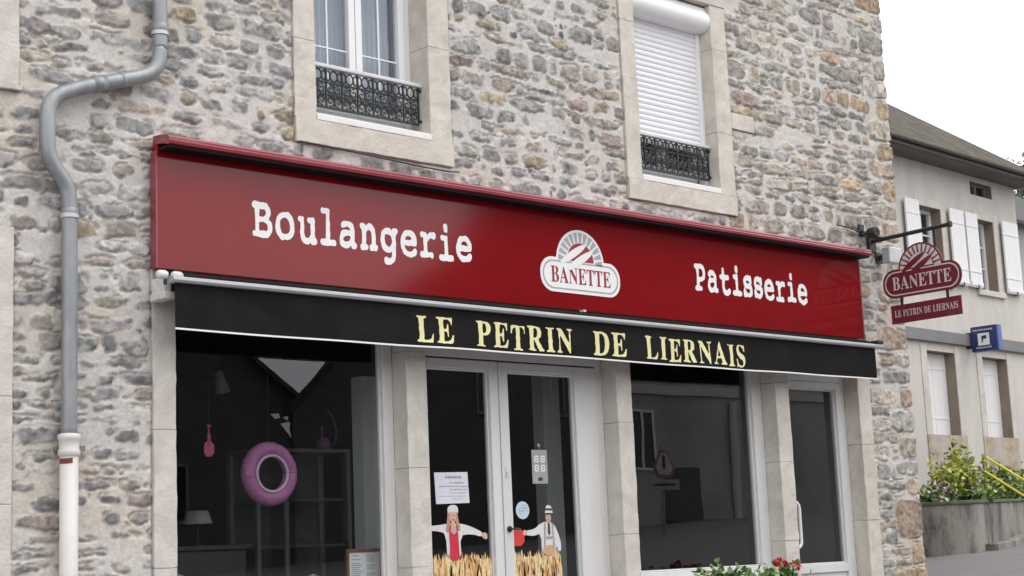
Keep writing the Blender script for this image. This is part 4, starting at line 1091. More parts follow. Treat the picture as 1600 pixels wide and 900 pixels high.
hm.build('valance_piping', M['letter_white'], vo)
ab = MB()
pr = [(-0.238, 2.715), (-0.285, 2.718), (-0.298, 2.730), (-0.298, 2.742), (-0.285, 2.752), (-0.238, 2.756)]
ab.prism([(a, b - o2.z) for a, b in pr], lambda a, b, t: (t, a, b), -0.175 - o2.x, 6.96 - o2.x)
ab.build('front_bar', M['aluminium'], A)
fb = MB()
fb.prism([(a, b - o2.z) for a, b in [(-0.040, 2.815), (-0.12, 2.812), (-0.237, 2.772), (-0.237, 2.757), (-0.11, 2.775), (-0.040, 2.785)]], lambda a, b, t: (t, a, b), -0.145 - o2.x, 6.95 - o2.x)
fb.build('fabric', M['awning_black'], A)
MB().tube([(-0.10 - o2.x, -0.10, 2.735 - o2.z), (6.9 - o2.x, -0.10, 2.735 - o2.z)], 0.038, 16).build('roller', M['dark_metal'], A, smooth=True)
for x0, x1 in ((0.15, 3.3), (6.70, 3.6)):
    am = MB().tube([(x0 - o2.x, -0.10, 2.66 - o2.z), (x1 - o2.x, -0.17, 2.63 - o2.z), (x0 + (0.2 if x0 < 3 else -0.2) - o2.x, -0.22, 2.69 - o2.z)], 0.022, 8)
    am.build('folding_arm', M['dark_metal'], A)
bk = MB()
at_a(bk, -0.165, -0.108, -0.16, -0.017, 2.655, 2.77); at_a(bk, -0.185, -0.108, -0.20, -0.03, 2.63, 2.672)
bk.build('bracket', M['white_metal'], A, bevel=0.008)
for x in (-0.235, -0.135):
    kb = MB()
    kb.lathe([(0, -0.035), (0.02, -0.033), (0.027, -0.02), (0.027, 0.02), (0.02, 0.033), (0, 0.035)], (x + 0.0 - o2.x, -0.265, 2.757 - o2.z), 'x', 14)
    kb.build('end_knob', M['white_metal'], A, smooth=True)
at_a(MB(), -0.215, -0.195, -0.255, -0.245, 2.70, 2.752).build('crank_eye', M['dark_metal'], A)
kr = MB(); at_a(kr, 6.90, 6.985, -0.29, -0.03, 2.757, 2.79)
kr.build('end_cap', M['dark_metal'], A, bevel=0.006)
sp = MB(); sp.box(3.395 - o2.x, 3.425 - o2.x, -0.12, -0.081, 2.817 - o2.z, 2.832 - o2.z)
sp.build('fixing', M['white_metal'], A)
PA = lambda a, b, t: (a - o2.x, VY(a, (2.722 - b) / 0.274) - 0.0008 - t, b - o2.z)
for word, x0, x1 in (('LE', 1.672, 1.990), ('PETRIN', 2.197, 3.122), ('DE', 3.340, 3.690), ('LIERNAIS', 3.898, 5.066)):
    lettering('lettering', word, 'b', x0, x1, 2.468, 0.172, PA, 0.0015, M['letter_cream'], A, bold=0.006, gap=0.115, rough=0.020, jitter=0.007)
# ------------------------------------------------------------------ hanging sign at the corner
HX = 7.30
H = thing('hanging_sign', 'dark red double board sign hanging from a black bracket arm at the house corner', 'hanging sign', (HX, 0, 3.2))
PH = lambda a, b, t: (-t, -a, b - 3.2)
m = MB()
m.tube([(0, -0.045, 0.562), (0, -0.86, 0.578)], 0.019, 10)
m.lathe([(0, -0.012), (0.028, -0.01), (0.028, 0.01), (0, 0.012)], (0, -0.862, 0.578), 'y', 10)
m.build('bracket_arm', M['iron'], H)
m = MB().box(-0.05, 0.05, -0.045, -0.005, 0.46, 0.66)
m.tube([(0, -0.045, 0.60), (0, -0.20, 0.568)], 0.010, 8)
m.build('wall_plate', M['dark_metal'], H, bevel=0.005)
emblem(H, PH, 0.532, 3.198, 0.815, 0.262, 0.232, 3.44, 3.668, M['hang_red'], M['hang_pale'], M['hang_pale'], M['hang_pale'], M['hang_red'], M['hang_pale'], 0.115, deep=0.012)
pm_ = MB()
pm_.prism([(0.186, 2.966), (0.914, 2.966), (0.914, 3.134), (0.186, 3.134)], PH, -0.002, 0.010)
lp = pm_.build('name_board', M['hang_red'], H, bevel=0.003)
lettering('lettering', 'LE PETRIN DE LIERNAIS', 'b', 0.225, 0.878, 3.025, 0.058, lambda a, b, t: PH(a, b, 0.0105 + t), 0.0008, M['hang_pale'], lp, bold=0.0, gap=0.07, space=0.35)
for a in (0.30, 0.775):
    hk = MB().prism([(a - 0.014, 3.13), (a + 0.014, 3.13), (a + 0.014, 3.215), (a - 0.014, 3.215)], PH, -0.006, -0.002)
    hk.build('hanger', M['dark_metal'], H)
for a in (0.38, 0.69):
    hk = MB().prism([(a - 0.010, 3.55), (a + 0.010, 3.55), (a + 0.010, 3.785), (a - 0.010, 3.785)], PH, -0.006, -0.002)
    hk.build('hanger', M['dark_metal'], H)

# lamps near the corner
t = thing('floodlight', 'pale square floodlight on the wall under the black bracket arm', 'floodlight', (7.42, -0.01, 3.62))
m = MB().box(-0.09, 0.09, -0.19, -0.10, -0.075, 0.075)
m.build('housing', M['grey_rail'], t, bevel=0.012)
t_l = MB().box(-0.097, -0.0905, -0.182, -0.108, -0.065, 0.065)
t_l.build('lens', M['hours_grey'], t)
bx = MB(); bx.box(-0.02, 0.02, -0.10, 0.0, -0.02, 0.02).box(-0.05, 0.05, -0.012, 0.0, -0.05, 0.05)
bx.build('wall_bracket', M['dark_metal'], t)
t = thing('spotlight', 'small black round spotlight above the right end of the red sign', 'spotlight', (7.10, -0.01, 3.80))
m = MB().lathe([(0, 0.05), (0.03, 0.045), (0.045, 0.02), (0.05, -0.06), (0.043, -0.065), (0, -0.05)], (0, -0.16, 0.0), 'y', 16)
m.build('lamp_head', M['iron'], t, smooth=True)
m = MB().tube([(0.0, -0.09, 0.0), (0.03, -0.06, 0.03), (0.06, 0.0, 0.05)], 0.012, 8)
m.box(0.03, 0.10, -0.02, 0.0, 0.0, 0.11)
m.build('wall_bracket', M['dark_metal'], t)
tag(MB().tube([(6.78, -0.03, 3.865), (6.95, -0.045, 3.855), (7.10, -0.04, 3.835), (7.2, -0.035, 3.80), (7.28, -0.04, 3.72)], 0.007, 6).build('cable', M['dark_metal']),
    'thin black cable on the wall running to the spotlight at the corner', 'cable')
tag(MB().tube([(6.78, -0.028, 3.83), (6.9, -0.04, 3.838), (7.08, -0.045, 3.812)], 0.004, 6).build('cable', M['hours_grey']),
    'short pale cable end just above the right tip of the red sign', 'cable')

# ------------------------------------------------------------------ things on the door glass
YG = 0.172
def flat(mb, poly, k=0, mi=0):
    y = YG - 0.0012 * k
    mb.prism(poly, lambda a, b, t: (a, y - t, b), 0, 0.001, mi)
    return mb
def ell(cx, cz, rx, rz, n=18): return [(cx + rx * math.cos(2 * math.pi * i / n), cz + rz * math.sin(2 * math.pi * i / n)) for i in range(n)]

t = thing('paper_notice', 'white sheet of paper with faint handwriting taped to left door leaf', 'notice', (2.297, YG, 1.53))
bx_ = MB(); bx_.add([(-0.157, 0, 0.108), (0.148, 0.0, 0.113), (0.155, -0.004, -0.104), (-0.150, -0.004, -0.110), (-0.157, -0.001, 0.108), (0.148, -0.001, 0.113), (0.155, -0.005, -0.104), (-0.150, -0.005, -0.110)], [(0, 1, 2, 3), (7, 6, 5, 4), (0, 4, 5, 1), (1, 5, 6, 2), (2, 6, 7, 3), (3, 7, 4, 0)])
bx_.build('sheet', M['paper'], t)
w_ = MB()
r = random.Random(3)
for row, (z, xa, xb, th) in enumerate([(0.070, -0.06, 0.07, 0.014), (0.035, -0.02, 0.10, 0.007), (0.010, -0.12, 0.12, 0.005), (-0.012, -0.02, 0.13, 0.005), (-0.036, -0.02, 0.13, 0.005), (-0.058, -0.12, 0.12, 0.004), (-0.078, 0.0, 0.10, 0.004)]):
    x = xa
    while x < xb:
        w = r.uniform(0.012, 0.035)
        yy = -0.0052 - 0.0
        w_.add([(x, yy, z), (x + w, yy, z), (x + w, yy, z + th), (x, yy, z + th)], [(0, 1, 2, 3)])
        x += w + 0.008
w_.build('print', M['ink'], t)

def wheat(x0, x1, label, seed):
    t = thing('wheat_sticker', label, 'sticker', ((x0 + x1) / 2, YG, 0.6))
    r = random.Random(seed)
    m = MB()
    flat(m, [(x0 - t.location.x, 0.02), (x1 - t.location.x, 0.02), (x1 - t.location.x, 0.435), (x0 - t.location.x, 0.435)], 0, 0)
    for i in range(340):
        x = r.uniform(x0 + 0.006, x1 - 0.006) - t.location.x
        top = 0.44 + r.uniform(-0.13, 0.05)
        ln = r.uniform(0.07, 0.13)
        lean = r.uniform(-0.02, 0.02)
        y = -0.001 - 0.0002 * (i % 12)
        w = r.uniform(0.005, 0.010)
        poly = [(x - lean * 2 - 0.002, 0.03), (x - lean * 2 + 0.002, 0.03), (x - lean + w, top - ln), (x + w * 0.8, top - ln * 0.4), (x + lean * 0.3, top), (x - w * 0.8, top - ln * 0.4), (x - lean - w, top - ln)]
        m.add([(a, y, b) for a, b in poly], [tuple(range(7))], r.choice([0, 0, 1, 2, 2]))
    for v in range(len(m.v)):
        m.v[v] = (m.v[v][0], m.v[v][1] - (YG if m.v[v][1] > 0.1 else 0), m.v[v][2])
    m.build('wheat', [M['wheat_a'], M['wheat_b'], M['wheat_c']], t)
wheat(2.085, 2.650, 'printed golden wheat strip across the left door leaf, in front of the woman', 4)
wheat(2.842, 3.325, 'printed golden wheat strip across the right door leaf, in front of the man', 9)

def cutout(name, label, cat, ox, oz, layers):
    t = thing(name, label, cat, (ox, YG, oz))
    for k, (nm, mt, polys) in enumerate(layers):
        for p in polys:
            y = -0.001 - 0.0011 * k
            m = MB().prism([(a - ox, b - oz) for a, b in p], lambda a, b, tt: (a, y - tt, b), 0, 0.001)
            m.build(nm, mt, t)
    return t
def rnd(poly, k=1):
    for _ in range(k):
        q = []
        n = len(poly)
        for i in range(n):
            a, b = poly[i], poly[(i + 1) % n]
            q += [(a[0] * 0.75 + b[0] * 0.25, a[1] * 0.75 + b[1] * 0.25), (a[0] * 0.25 + b[0] * 0.75, a[1] * 0.25 + b[1] * 0.75)]
        poly = q
    return poly
cutout('woman_sticker', 'door glass picture of a woman in red apron, arms stretched out', 'sticker', 2.285, 1.0, [
    ('blouse', M['cloth_white'], [rnd([(2.235, 1.03), (2.365, 1.03), (2.355, 1.20), (2.46, 1.21), (2.565, 1.185), (2.575, 1.215), (2.46, 1.262), (2.36, 1.285), (2.24, 1.285), (2.16, 1.275), (2.075, 1.272), (2.075, 1.238), (2.16, 1.235), (2.228, 1.215)])]),
    ('hand', M['skin'], [rnd([(2.555, 1.185), (2.600, 1.165), (2.612, 1.185), (2.605, 1.215), (2.565, 1.218)])]),
    ('hair', M['hair_blond'], [rnd([(2.252, 1.385), (2.292, 1.395), (2.272, 1.34), (2.268, 1.285), (2.258, 1.222), (2.226, 1.232), (2.240, 1.30)]), rnd([(2.334, 1.385), (2.294, 1.395), (2.316, 1.34), (2.320, 1.285), (2.334, 1.228), (2.362, 1.240), (2.346, 1.30)])]),
    ('face', M['skin'], [rnd([(2.265, 1.375), (2.321, 1.375), (2.325, 1.325), (2.308, 1.292), (2.308, 1.268), (2.330, 1.245), (2.293, 1.205), (2.258, 1.245), (2.279, 1.268), (2.279, 1.292), (2.262, 1.325)])]),
    ('headscarf', M['cloth_white'], [rnd([(2.246, 1.352), (2.246, 1.392), (2.268, 1.412), (2.318, 1.414), (2.342, 1.395), (2.342, 1.352), (2.325, 1.365), (2.262, 1.365)])]),
    ('apron', M['apron_red'], [rnd([(2.252, 1.03), (2.345, 1.03), (2.338, 1.12), (2.335, 1.235), (2.318, 1.225), (2.296, 1.205), (2.274, 1.225), (2.255, 1.238), (2.262, 1.12)])]),
    ('apron_strap', M['apron_red'], [[(2.256, 1.23), (2.266, 1.23), (2.272, 1.275), (2.264, 1.275)], [(2.326, 1.23), (2.336, 1.23), (2.328, 1.275), (2.320, 1.275)]]),
    ('mouth', M['apron_red'], [ell(2.293, 1.314, 0.009, 0.003, 10)]),
    ('eye', M['print_dark'], [ell(2.283, 1.340, 0.004, 0.003, 8), ell(2.303, 1.340, 0.004, 0.003, 8)]),
])
cutout('man_sticker', 'door glass picture of a man in striped hat and white shirt with bread', 'sticker', 3.18, 1.0, [
    ('shirt', M['cloth_white'], [rnd([(3.135, 1.03), (3.275, 1.03), (3.285, 1.12), (3.300, 1.06), (3.335, 1.07), (3.325, 1.16), (3.270, 1.265), (3.205, 1.285), (3.130, 1.272), (3.070, 1.230), (2.985, 1.222), (2.975, 1.190), (3.06, 1.180), (3.135, 1.200)])]),
    ('hand', M['skin'], [rnd([(2.995, 1.222), (2.962, 1.228), (2.950, 1.205), (2.960, 1.185), (2.995, 1.190)])]),
    ('face', M['skin'], [ell(3.212, 1.315, 0.028, 0.042)]),
    ('tie', M['print_dark'], [[(3.205, 1.275), (3.222, 1.275), (3.226, 1.20), (3.214, 1.18), (3.202, 1.20)]]),
    ('brace', M['print_grey'], [[(3.160, 1.08), (3.170, 1.08), (3.180, 1.272), (3.170, 1.275)], [(3.256, 1.08), (3.266, 1.08), (3.254, 1.272), (3.244, 1.272)], [(3.185, 1.16), (3.245, 1.16), (3.245, 1.175), (3.185, 1.175)]]),
    ('bread', M['bread'], [rnd([(3.155, 1.04), (3.255, 1.04), (3.268, 1.09), (3.235, 1.115), (3.17, 1.11), (3.145, 1.08)])]),
    ('hat', M['cloth_white'], [rnd([(3.172, 1.340), (3.258, 1.338), (3.250, 1.358), (3.240, 1.400), (3.188, 1.402), (3.180, 1.360)])]),
    ('hat_band', M['print_dark'], [[(3.181, 1.364), (3.246, 1.363), (3.244, 1.378), (3.183, 1.379)], [(3.170, 1.336), (3.260, 1.334), (3.258, 1.344), (3.172, 1.346)]]),
    ('moustache', M['print_grey'], [ell(3.213, 1.298, 0.014, 0.005, 10), ell(3.203, 1.320, 0.005, 0.004, 8), ell(3.224, 1.320, 0.005, 0.004, 8)]),
])
t = thing('red_sticker', 'plain bright red rectangle stuck on the door glass beside the man', 'sticker', (2.898, YG, 1.175))
m = MB(); m.prism(rnd([(-0.060, -0.062), (0.068, -0.060), (0.070, 0.060), (-0.060, 0.056)], 1), lambda a, b, tt: (a, -0.001 - tt, b), 0, 0.001); m.build('panel', M['plain_red'], t)
t = thing('round_sticker', 'pale blue oval sticker on right door leaf above the red rectangle', 'sticker', (2.960, YG, 1.368))
m = MB(); m.prism(ell(0, 0, 0.066, 0.064, 28), lambda a, b, tt: (a, -0.001 - tt, b), 0, 0.001); d0 = m.build('disc', M['disc_blue'], t)
m = MB()
r = random.Random(12)
for i in range(16):
    a, q = r.uniform(0, 6.28), r.uniform(0.005, 0.045)
    x, z = q * math.cos(a), q * math.sin(a)
    m.prism([(x - 0.008, z - 0.002), (x + 0.008, z - 0.002), (x + 0.007, z + 0.003), (x - 0.007, z + 0.003)], lambda a_, b_, tt: (a_, -0.0021 - tt, b_), 0, 0.0004)
m.build('print', M['print_grey'], t)
t = thing('opening_hours_panel', 'grey panel with four pale round figures hung by a sucker on right leaf', 'panel', (3.149, YG, 1.685))
m = MB(); m.prism([(-0.077, -0.125), (0.077, -0.125), (0.077, 0.122), (-0.077, 0.122)], lambda a, b, tt: (a, -0.001 - tt, b), 0, 0.003); m.build('board', M['hours_grey'], t)
m = MB()
for x in (-0.032, 0.032):
    for z in (0.055, -0.012):
        for dx, dz, w, h in ((0, 0.020, 0.016, 0.005), (0, 0, 0.014, 0.004), (0, -0.020, 0.016, 0.005), (0.016, 0.010, 0.005, 0.012), (0.016, -0.010, 0.005, 0.012), (-0.016, 0.010, 0.005, 0.010), (-0.016, -0.010, 0.005, 0.010)):
            m.prism([(x + dx - w, z + dz - h), (x + dx + w, z + dz - h), (x + dx + w, z + dz + h), (x + dx - w, z + dz + h)], lambda a, b, tt: (a, -0.004 - tt - 0.0002 * (abs(dx) > 0), b), 0, 0.0006)
m.build('print', M['letter_white'], t)
m = MB(); m.prism([(-0.02, -0.105), (0.022, -0.105), (0.026, -0.085), (0.0, -0.075), (-0.024, -0.088)], lambda a, b, tt: (a, -0.004 - tt, b), 0, 0.0006); m.build('print', M['print_dark'], t)
m = MB(); m.lathe([(0, -0.008), (0.010, -0.006), (0.014, 0)], (0, 0, 0.155), 'y', 12); m.tube([(0, -0.006, 0.155), (0, -0.003, 0.122)], 0.002, 5); m.build('sucker', M['hours_grey'], t)

# ------------------------------------------------------------------ behind the left shop window
t = thing('ring_decoration', 'purple tinsel ring hanging behind the left shop window', 'ring', (0.853, 0.28, 1.632))
m = MB()
nn = 72
m.tube([(0.159 * math.cos(2 * math.pi * i / nn), 0.002 * math.sin(9 * i), 0.159 * math.sin(2 * math.pi * i / nn)) for i in range(nn + 1)], [0.048 + 0.002 * math.sin(i * 2.1) for i in range(nn + 1)], 14)
m.build('ring', M['purple'], t, smooth=True)
m = MB(); m.tube([(0.116 * math.cos(2 * math.pi * i / 40), -0.036, 0.116 * math.sin(2 * math.pi * i / 40)) for i in range(41)], 0.010, 8)
m.build('inner_band', M['purple_pale'], t, smooth=True)
MB().tube([(0, 0, 0.2), (0, 0, 0.96)], 0.0012, 5).build('cord', M['dark_metal'], t)

def spade(x, y, z, label, hang):
    t = thing('toy_spade', label, 'toy spade', (x, y, z))
    m = MB(); m.prism(rnd([(-0.036, 0.0), (0.036, 0.0), (0.036, -0.095), (-0.036, -0.095)], 1), lambda a, b, tt: (a, tt + 0.004 * math.cos(a * 60), b), -0.004, 0.004)
    m.build('blade', M['pink'], t)
    m = MB(); m.tube([(0, 0, -0.02), (0, 0, 0.05)], 0.012, 8); m.tube([(0, 0, 0.05), (0, 0, 0.10)], 0.006, 6); m.tube([(-0.016, 0, 0.10), (0.016, 0, 0.10)], 0.006, 6)
    m.build('handle', M['pink'], t)
    if hang: MB().tube([(0, 0, 0.10), (0, 0, hang)], 0.001, 5).build('cord', M['dark_metal'], t)
spade(0.412, 0.29, 1.835, 'bright pink toy spade hanging at left of the purple ring', 0.75)
t = thing('watering_can', 'small dull pink can with tall spout on top of the cabinet', 'can', (2.02, 1.30, 1.885))
m = MB().lathe([(0, 0), (0.05, 0), (0.055, 0.01), (0.045, 0.07), (0.02, 0.085), (0, 0.085)], (0, 0, 0), 'z', 14)
m.build('body', M['purple'], t, smooth=True)
MB().tube([(-0.01, 0, 0.08), (-0.012, 0, 0.17)], 0.010, 8).build('spout', M['pink'], t)
MB().tube([(0.05, 0, 0.02), (0.11, 0, 0.05), (0.12, 0, 0.14), (0.09, 0, 0.24), (0.04, 0, 0.29)], 0.006, 6).build('handle', M['cab_grey'], t)

t = thing('framed_price_list', 'white price list in a reddish wooden frame inside left shop window', 'framed list', (1.605, 0.275, 0.77))
m = frame_rect(MB(), -0.150, 0.150, 0.0, 0.365, 0.020, 0.020, 0.022, 0.022, 0, 0.02)
m.build('frame', M['wood_red'], t, bevel=0.003)
MB().box(-0.129, 0.129, 0.010, 0.016, 0.023, 0.342).build('sheet', M['letter_white'], t)
m = MB()
r = random.Random(5)
for i in range(20):
    z = 0.318 - i * 0.013
    for xa, xb in ((-0.11, -0.02), (0.015, 0.10)):
        if r.random() < 0.15: continue
        m.add([(xa, 0.009, z), (xb - r.uniform(0, 0.04), 0.009, z), (xb - r.uniform(0, 0.04), 0.009, z + 0.005), (xa, 0.009, z + 0.005)], [(0, 1, 2, 3)])
m.build('print', M['ink'], t)

t = thing('display_cabinet', 'glazed display cabinet with pale posts and shelves behind the left window', 'cabinet', (1.78, 1.38, 0.05))
m = MB()
boxes('post', M['cab_grey'], t, [(x - 0.016, x + 0.016, y, y + 0.035, 0, 1.798) for x, y in ((-0.41, -0.19), (-0.17, -0.19), (0.385, -0.19), (0.385, 0.155), (-0.41, 0.155))], 0.003)
MB().box(-0.43, 0.402, -0.19, 0.19, 1.80, 1.828).build('top', M['cab_grey'], t, bevel=0.003)
boxes('shelf', M['cab_grey'], t, [(-0.39, 0.368, -0.15, 0.152, z, z + 0.018) for z in (0.75, 1.12, 1.45)])
MB().box(-0.43, 0.40, 0.191, 0.2, 0, 1.82).build('back_panel', M['cab_dark'], t)
MB().box(-0.40, 0.37, -0.180, -0.176, 0.02, 1.79).build('pane', M['glass'], t)
t = thing('shop_counter', 'dark counter standing inside at the left of the shop', 'counter', (0.80, 1.45, 0.05))
MB().box(-0.55, 0.5, -0.2, 0.2, 0, 1.12).build('body', M['cab_dark'], t, bevel=0.01)
MB().box(-0.58, 0.53, -0.23, 0.22, 1.122, 1.152).build('top', M['cab_dark'], t, bevel=0.005)
t = thing('table_lamp', 'small lamp with pale flared shade on the dark counter', 'lamp', (1.00, 1.40, 1.202))
MB().lathe([(0.105, 0.155), (0.075, 0.245), (0.072, 0.245), (0.10, 0.155)], (0, 0, 0), 'z', 18).build('lamp_shade', M['hang_pale'], t, smooth=True)
MB().lathe([(0, 0), (0.05, 0), (0.05, 0.012), (0.01, 0.02), (0.01, 0.17), (0, 0.17)], (0, 0, 0), 'z', 12).build('base', M['dark_metal'], t)
t = thing('ceiling_spot', 'pale tilted spot lamp under the ceiling of the dark shop', 'spot lamp', (1.17, 1.35, 2.62))
m = MB().lathe([(0, 0.09), (0.03, 0.085), (0.036, 0.03), (0.055, -0.07), (0.05, -0.07), (0, -0.03)], (0, 0, 0), 'z', 16)
h_ = m.build('lamp_head', M['hours_grey'], t, smooth=True)
h_.location = (0, 0, -0.27); h_.rotation_euler = (R(10), R(-20), 0)
MB().tube([(0, 0, 0), (-0.02, 0, -0.2)], 0.008, 6).build('stem', M['dark_metal'], t)

def ball(x, y, z, rr, ma, label):
    t = thing('beach_ball', label, 'ball', (x, y, z))
    m = MB()
    seg, rows_ = 24, 12
    m.lathe([(max(rr * math.sin(math.pi * i / rows_), 0.0004), -rr * math.cos(math.pi * i / rows_)) for i in range(rows_ + 1)], (0, 0, rr), 'z', seg)
    for k in range(len(m.f)): m.mi[k] = ((k % seg) // 4) % 2
    m.build('skin', [ma, M['purple_pale'] if ma is M['teal'] else M['room_dark']], t, smooth=True)
    MB().lathe([(0, 0.004), (0.012, 0.003), (0.014, -0.003)], (0, 0, 2 * rr), 'z', 10).build('valve', M['letter_white'], t)
MB_shelf = thing('window_shelf', 'low dark display shelf behind the left shop window', 'shelf', (0.87, 0.52, 0.70))
MB().box(-0.84, 0.84, -0.16, 0.16, 0.03, 0.055).build('board', M['cab_dark'], MB_shelf)
boxes('support', M['cab_dark'], MB_shelf, [(x - 0.02, x + 0.02, -0.14, 0.14, -0.65, 0.029) for x in (-0.8, 0.8)])
ball(0.275, 0.50, 0.757, 0.135, M['teal'], 'teal ball at far left behind the window, its top just in view')
ball(0.77, 0.50, 0.757, 0.112, M['ball_blue'], 'blue ball below the purple ring, only its top in view')
ball(1.335, 0.50, 0.757, 0.110, M['teal'], 'teal ball left of the framed price list, only its top in view')

t = thing('paper_bird', 'small white paper bird hanging in the dark above the cabinet', 'paper bird', (1.42, 0.95, 2.04))
m = MB()
m.prism([(-0.10, 0.055), (-0.03, 0.06), (-0.02, 0.03), (-0.06, 0.02)], lambda a, b, tt: (a, tt, b), 0, 0.002)
m.build('wing', M['letter_white'], t)
m = MB()
m.prism([(0.01, 0.035), (0.055, 0.045), (0.05, 0.012)], lambda a, b, tt: (a, tt + 0.01, b), 0, 0.002)
m.build('wing', M['letter_white'], t)
m = MB(); m.prism([(-0.02, -0.012), (0.06, 0.004), (0.055, -0.05), (0.07, -0.11)], lambda a, b, tt: (a, tt - 0.005, b), 0, 0.002)
m.build('body', M['letter_white'], t)
MB().tube([(0, 0, 0.03), (0, 0, 0.56)], 0.001, 5).build('cord', M['dark_metal'], t)

# ------------------------------------------------------------------ geraniums in front of the right shop window
def leafy(mb, rng, c, n, spread, size, mi_choices, up=0.5, cup=True):
    for _ in range(n):
        p = Vector(c) + Vector((rng.gauss(0, spread[0]), rng.gauss(0, spread[1]), rng.gauss(0, spread[2])))
        nrm = Vector((rng.gauss(0, 1), rng.gauss(0, 1) - 0.4, rng.gauss(0, 1) + up)).normalized()
        a = nrm.cross(Vector((rng.uniform(-1, 1), rng.uniform(-1, 1), rng.uniform(-1, 1)))).normalized()
        b = nrm.cross(a)
        s = size * rng.uniform(0.6, 1.25)
        k = 6
        vs = [p - nrm * s * 0.18] + [p + (a * math.cos(2 * math.pi * q / k) * 1.0 + b * math.sin(2 * math.pi * q / k) * 0.78) * s * (1 + 0.12 * (-1) ** q) for q in range(k)]
        mb.add(vs, [(0, 1 + q, 1 + (q + 1) % k) for q in range(k)], rng.choice(mi_choices))

def geranium(x, y, zt, label, blooms, seed, leaves=70):
    rng = random.Random(seed)
    t = thing('geranium', label, 'geranium', (x, y, zt), group='geraniums in the shop front planter')
    m = MB()
    leafy(m, rng, (0, 0, 0.105), leaves, (0.085, 0.06, 0.040), 0.030, [0, 0, 0, 1])
    m.build('leaves', [M['leaf_ger'], M['leaf_ger_pale']], t)
    s = MB()
    for k in range(7):
        s.tube([(rng.uniform(-.03, .03), rng.uniform(-.03, .03), 0), (rng.uniform(-.08, .08), rng.uniform(-.05, .05), 0.12)], 0.004, 5)
    for bx, by, bz in blooms: s.tube([(bx * 0.4, by * 0.4, 0.02), (bx, by, bz)], 0.0035, 5)
    s.build('stem', M['stem'], t)
    for bx, by, bz in blooms:
        b_ = MB()
        for q in range(46):
            d = Vector((rng.gauss(0, 1), rng.gauss(0, 1), rng.gauss(0.2, 0.8))).normalized()
            leafy(b_, rng, Vector((bx, by, bz)) + Vector((d.x * 0.046, d.y * 0.046, d.z * 0.034)), 1, (0.004, 0.004, 0.004), 0.017, [0], up=0.2)
        b_.build('blossom', M['petal_red'], t)
ZP = 0.735
t = thing('planter_box', 'long dark wooden planter box below the right shop window', 'planter', (5.0, -0.36, gz(5.0) + 0.12))
m = MB()
zz0 = ZP - t.location.z
m.box(-0.75, 0.75, -0.16, -0.135, 0, zz0 + 0.02).box(-0.75, 0.75, 0.135, 0.16, 0, zz0 + 0.02).box(-0.775, -0.751, -0.16, 0.16, 0, zz0 + 0.02).box(0.751, 0.775, -0.16, 0.16, 0, zz0 + 0.02).box(-0.75, 0.75, -0.134, 0.134, 0, 0.05)
m.build('box', M['planter_wood'], t, bevel=0.005)
MB().box(-0.748, 0.748, -0.132, 0.132, zz0 - 0.1, zz0 - 0.01).build('soil', M['soil'], t)
geranium(4.46, -0.34, ZP - 0.01, 'leafy geranium without flowers at left end of the planter', [], 1, 80)
geranium(4.68, -0.37, ZP - 0.01, 'smaller pale leafed geranium, second from the left in the planter', [], 2, 50)
geranium(5.04, -0.36, ZP - 0.03, 'green geranium with a big red bloom leaning to its right', [(0.16, -0.02, 0.195)], 3, 70)
geranium(5.26, -0.36, ZP - 0.02, 'geranium at the right end with one small low red bloom', [(0.135, 0.0, 0.150)], 5, 75)
# ------------------------------------------------------------------ neighbouring house up the street
def wall_holes(mb, x0, x1, z0, z1, holes, depth, y=0.0, mi=0, hmi=None):
    """front wall in the plane y with real openings and their reveals"""
    xs_ = sorted({x0, x1} | {h[0] for h in holes} | {h[1] for h in holes})
    zs_ = sorted({z0, z1} | {h[2] for h in holes} | {h[3] for h in holes})
    for a, b in zip(xs_, xs_[1:]):
        for c, d in zip(zs_, zs_[1:]):
            mx, mz = (a + b) / 2, (c + d) / 2
            if any(h[0] < mx < h[1] and h[2] < mz < h[3] for h in holes): continue
            mb.add([(a, y, c), (b, y, c), (b, y, d), (a, y, d)], [(0, 1, 2, 3)], mi)
    for a, b, c, d in holes:
        k = mi if hmi is None else hmi
        mb.add([(a, y, c), (a, y + depth, c), (a, y + depth, d), (a, y, d)], [(0, 1, 2, 3)], k)
        mb.add([(b, y, c), (b, y + depth, c), (b, y + depth, d), (b, y, d)], [(0, 1, 2, 3)], k)
        mb.add([(a, y, d), (b, y, d), (b, y + depth, d), (a, y + depth, d)], [(0, 1, 2, 3)], k)
        mb.add([(a, y, c), (b, y, c), (b, y + depth, c), (a, y + depth, c)], [(0, 1, 2, 3)], k)
    return mb

def uv_roof(o, axis_u, axis_v):
    me = o.data
    uv = me.uv_layers.new(name='UVMap')
    for p in me.polygons:
        for li in p.loop_indices:
            v = me.vertices[me.loops[li].vertex_index].co
            uv.data[li].uv = (v.dot(axis_u), v.dot(axis_v))

NB = thing('village_house', 'rendered white house with old tiled roof and open white shutters up the street', 'house', (15.009, 4.648, 0), R(3.1877))
up = [(0.37, 1.10, 4.85, 5.985), (2.14, 2.76, 4.84, 5.985)]
lo = [(0.33, 1.156, 2.53, 3.775), (1.99, 2.79, 2.53, 3.775)]
at_ = [(2.12, 2.82, 6.37, 6.585)]
m = wall_holes(MB(), -8, 3.60, 0.3, 6.70, up + lo + at_, 0.22, 0.0, 0, 1)
m.box(3.35, 3.599, 0.02, 7.6, 0.3, 6.70).box(-8, 3.599, 7.6, 7.8, 0.3, 6.7)
m.add([(3.599, 0.0, 6.70), (3.599, 7.8, 6.70), (3.599, 3.9, 9.45)], [(0, 1, 2)])
m.build('wall', [M['render_white'], M['brown_stone']], NB)
pz = math.tan(R(34.5))
m = MB()
yr, y0 = 3.9, -0.44
zr0 = 6.80
ztop_ = zr0 + pz * (yr - y0)
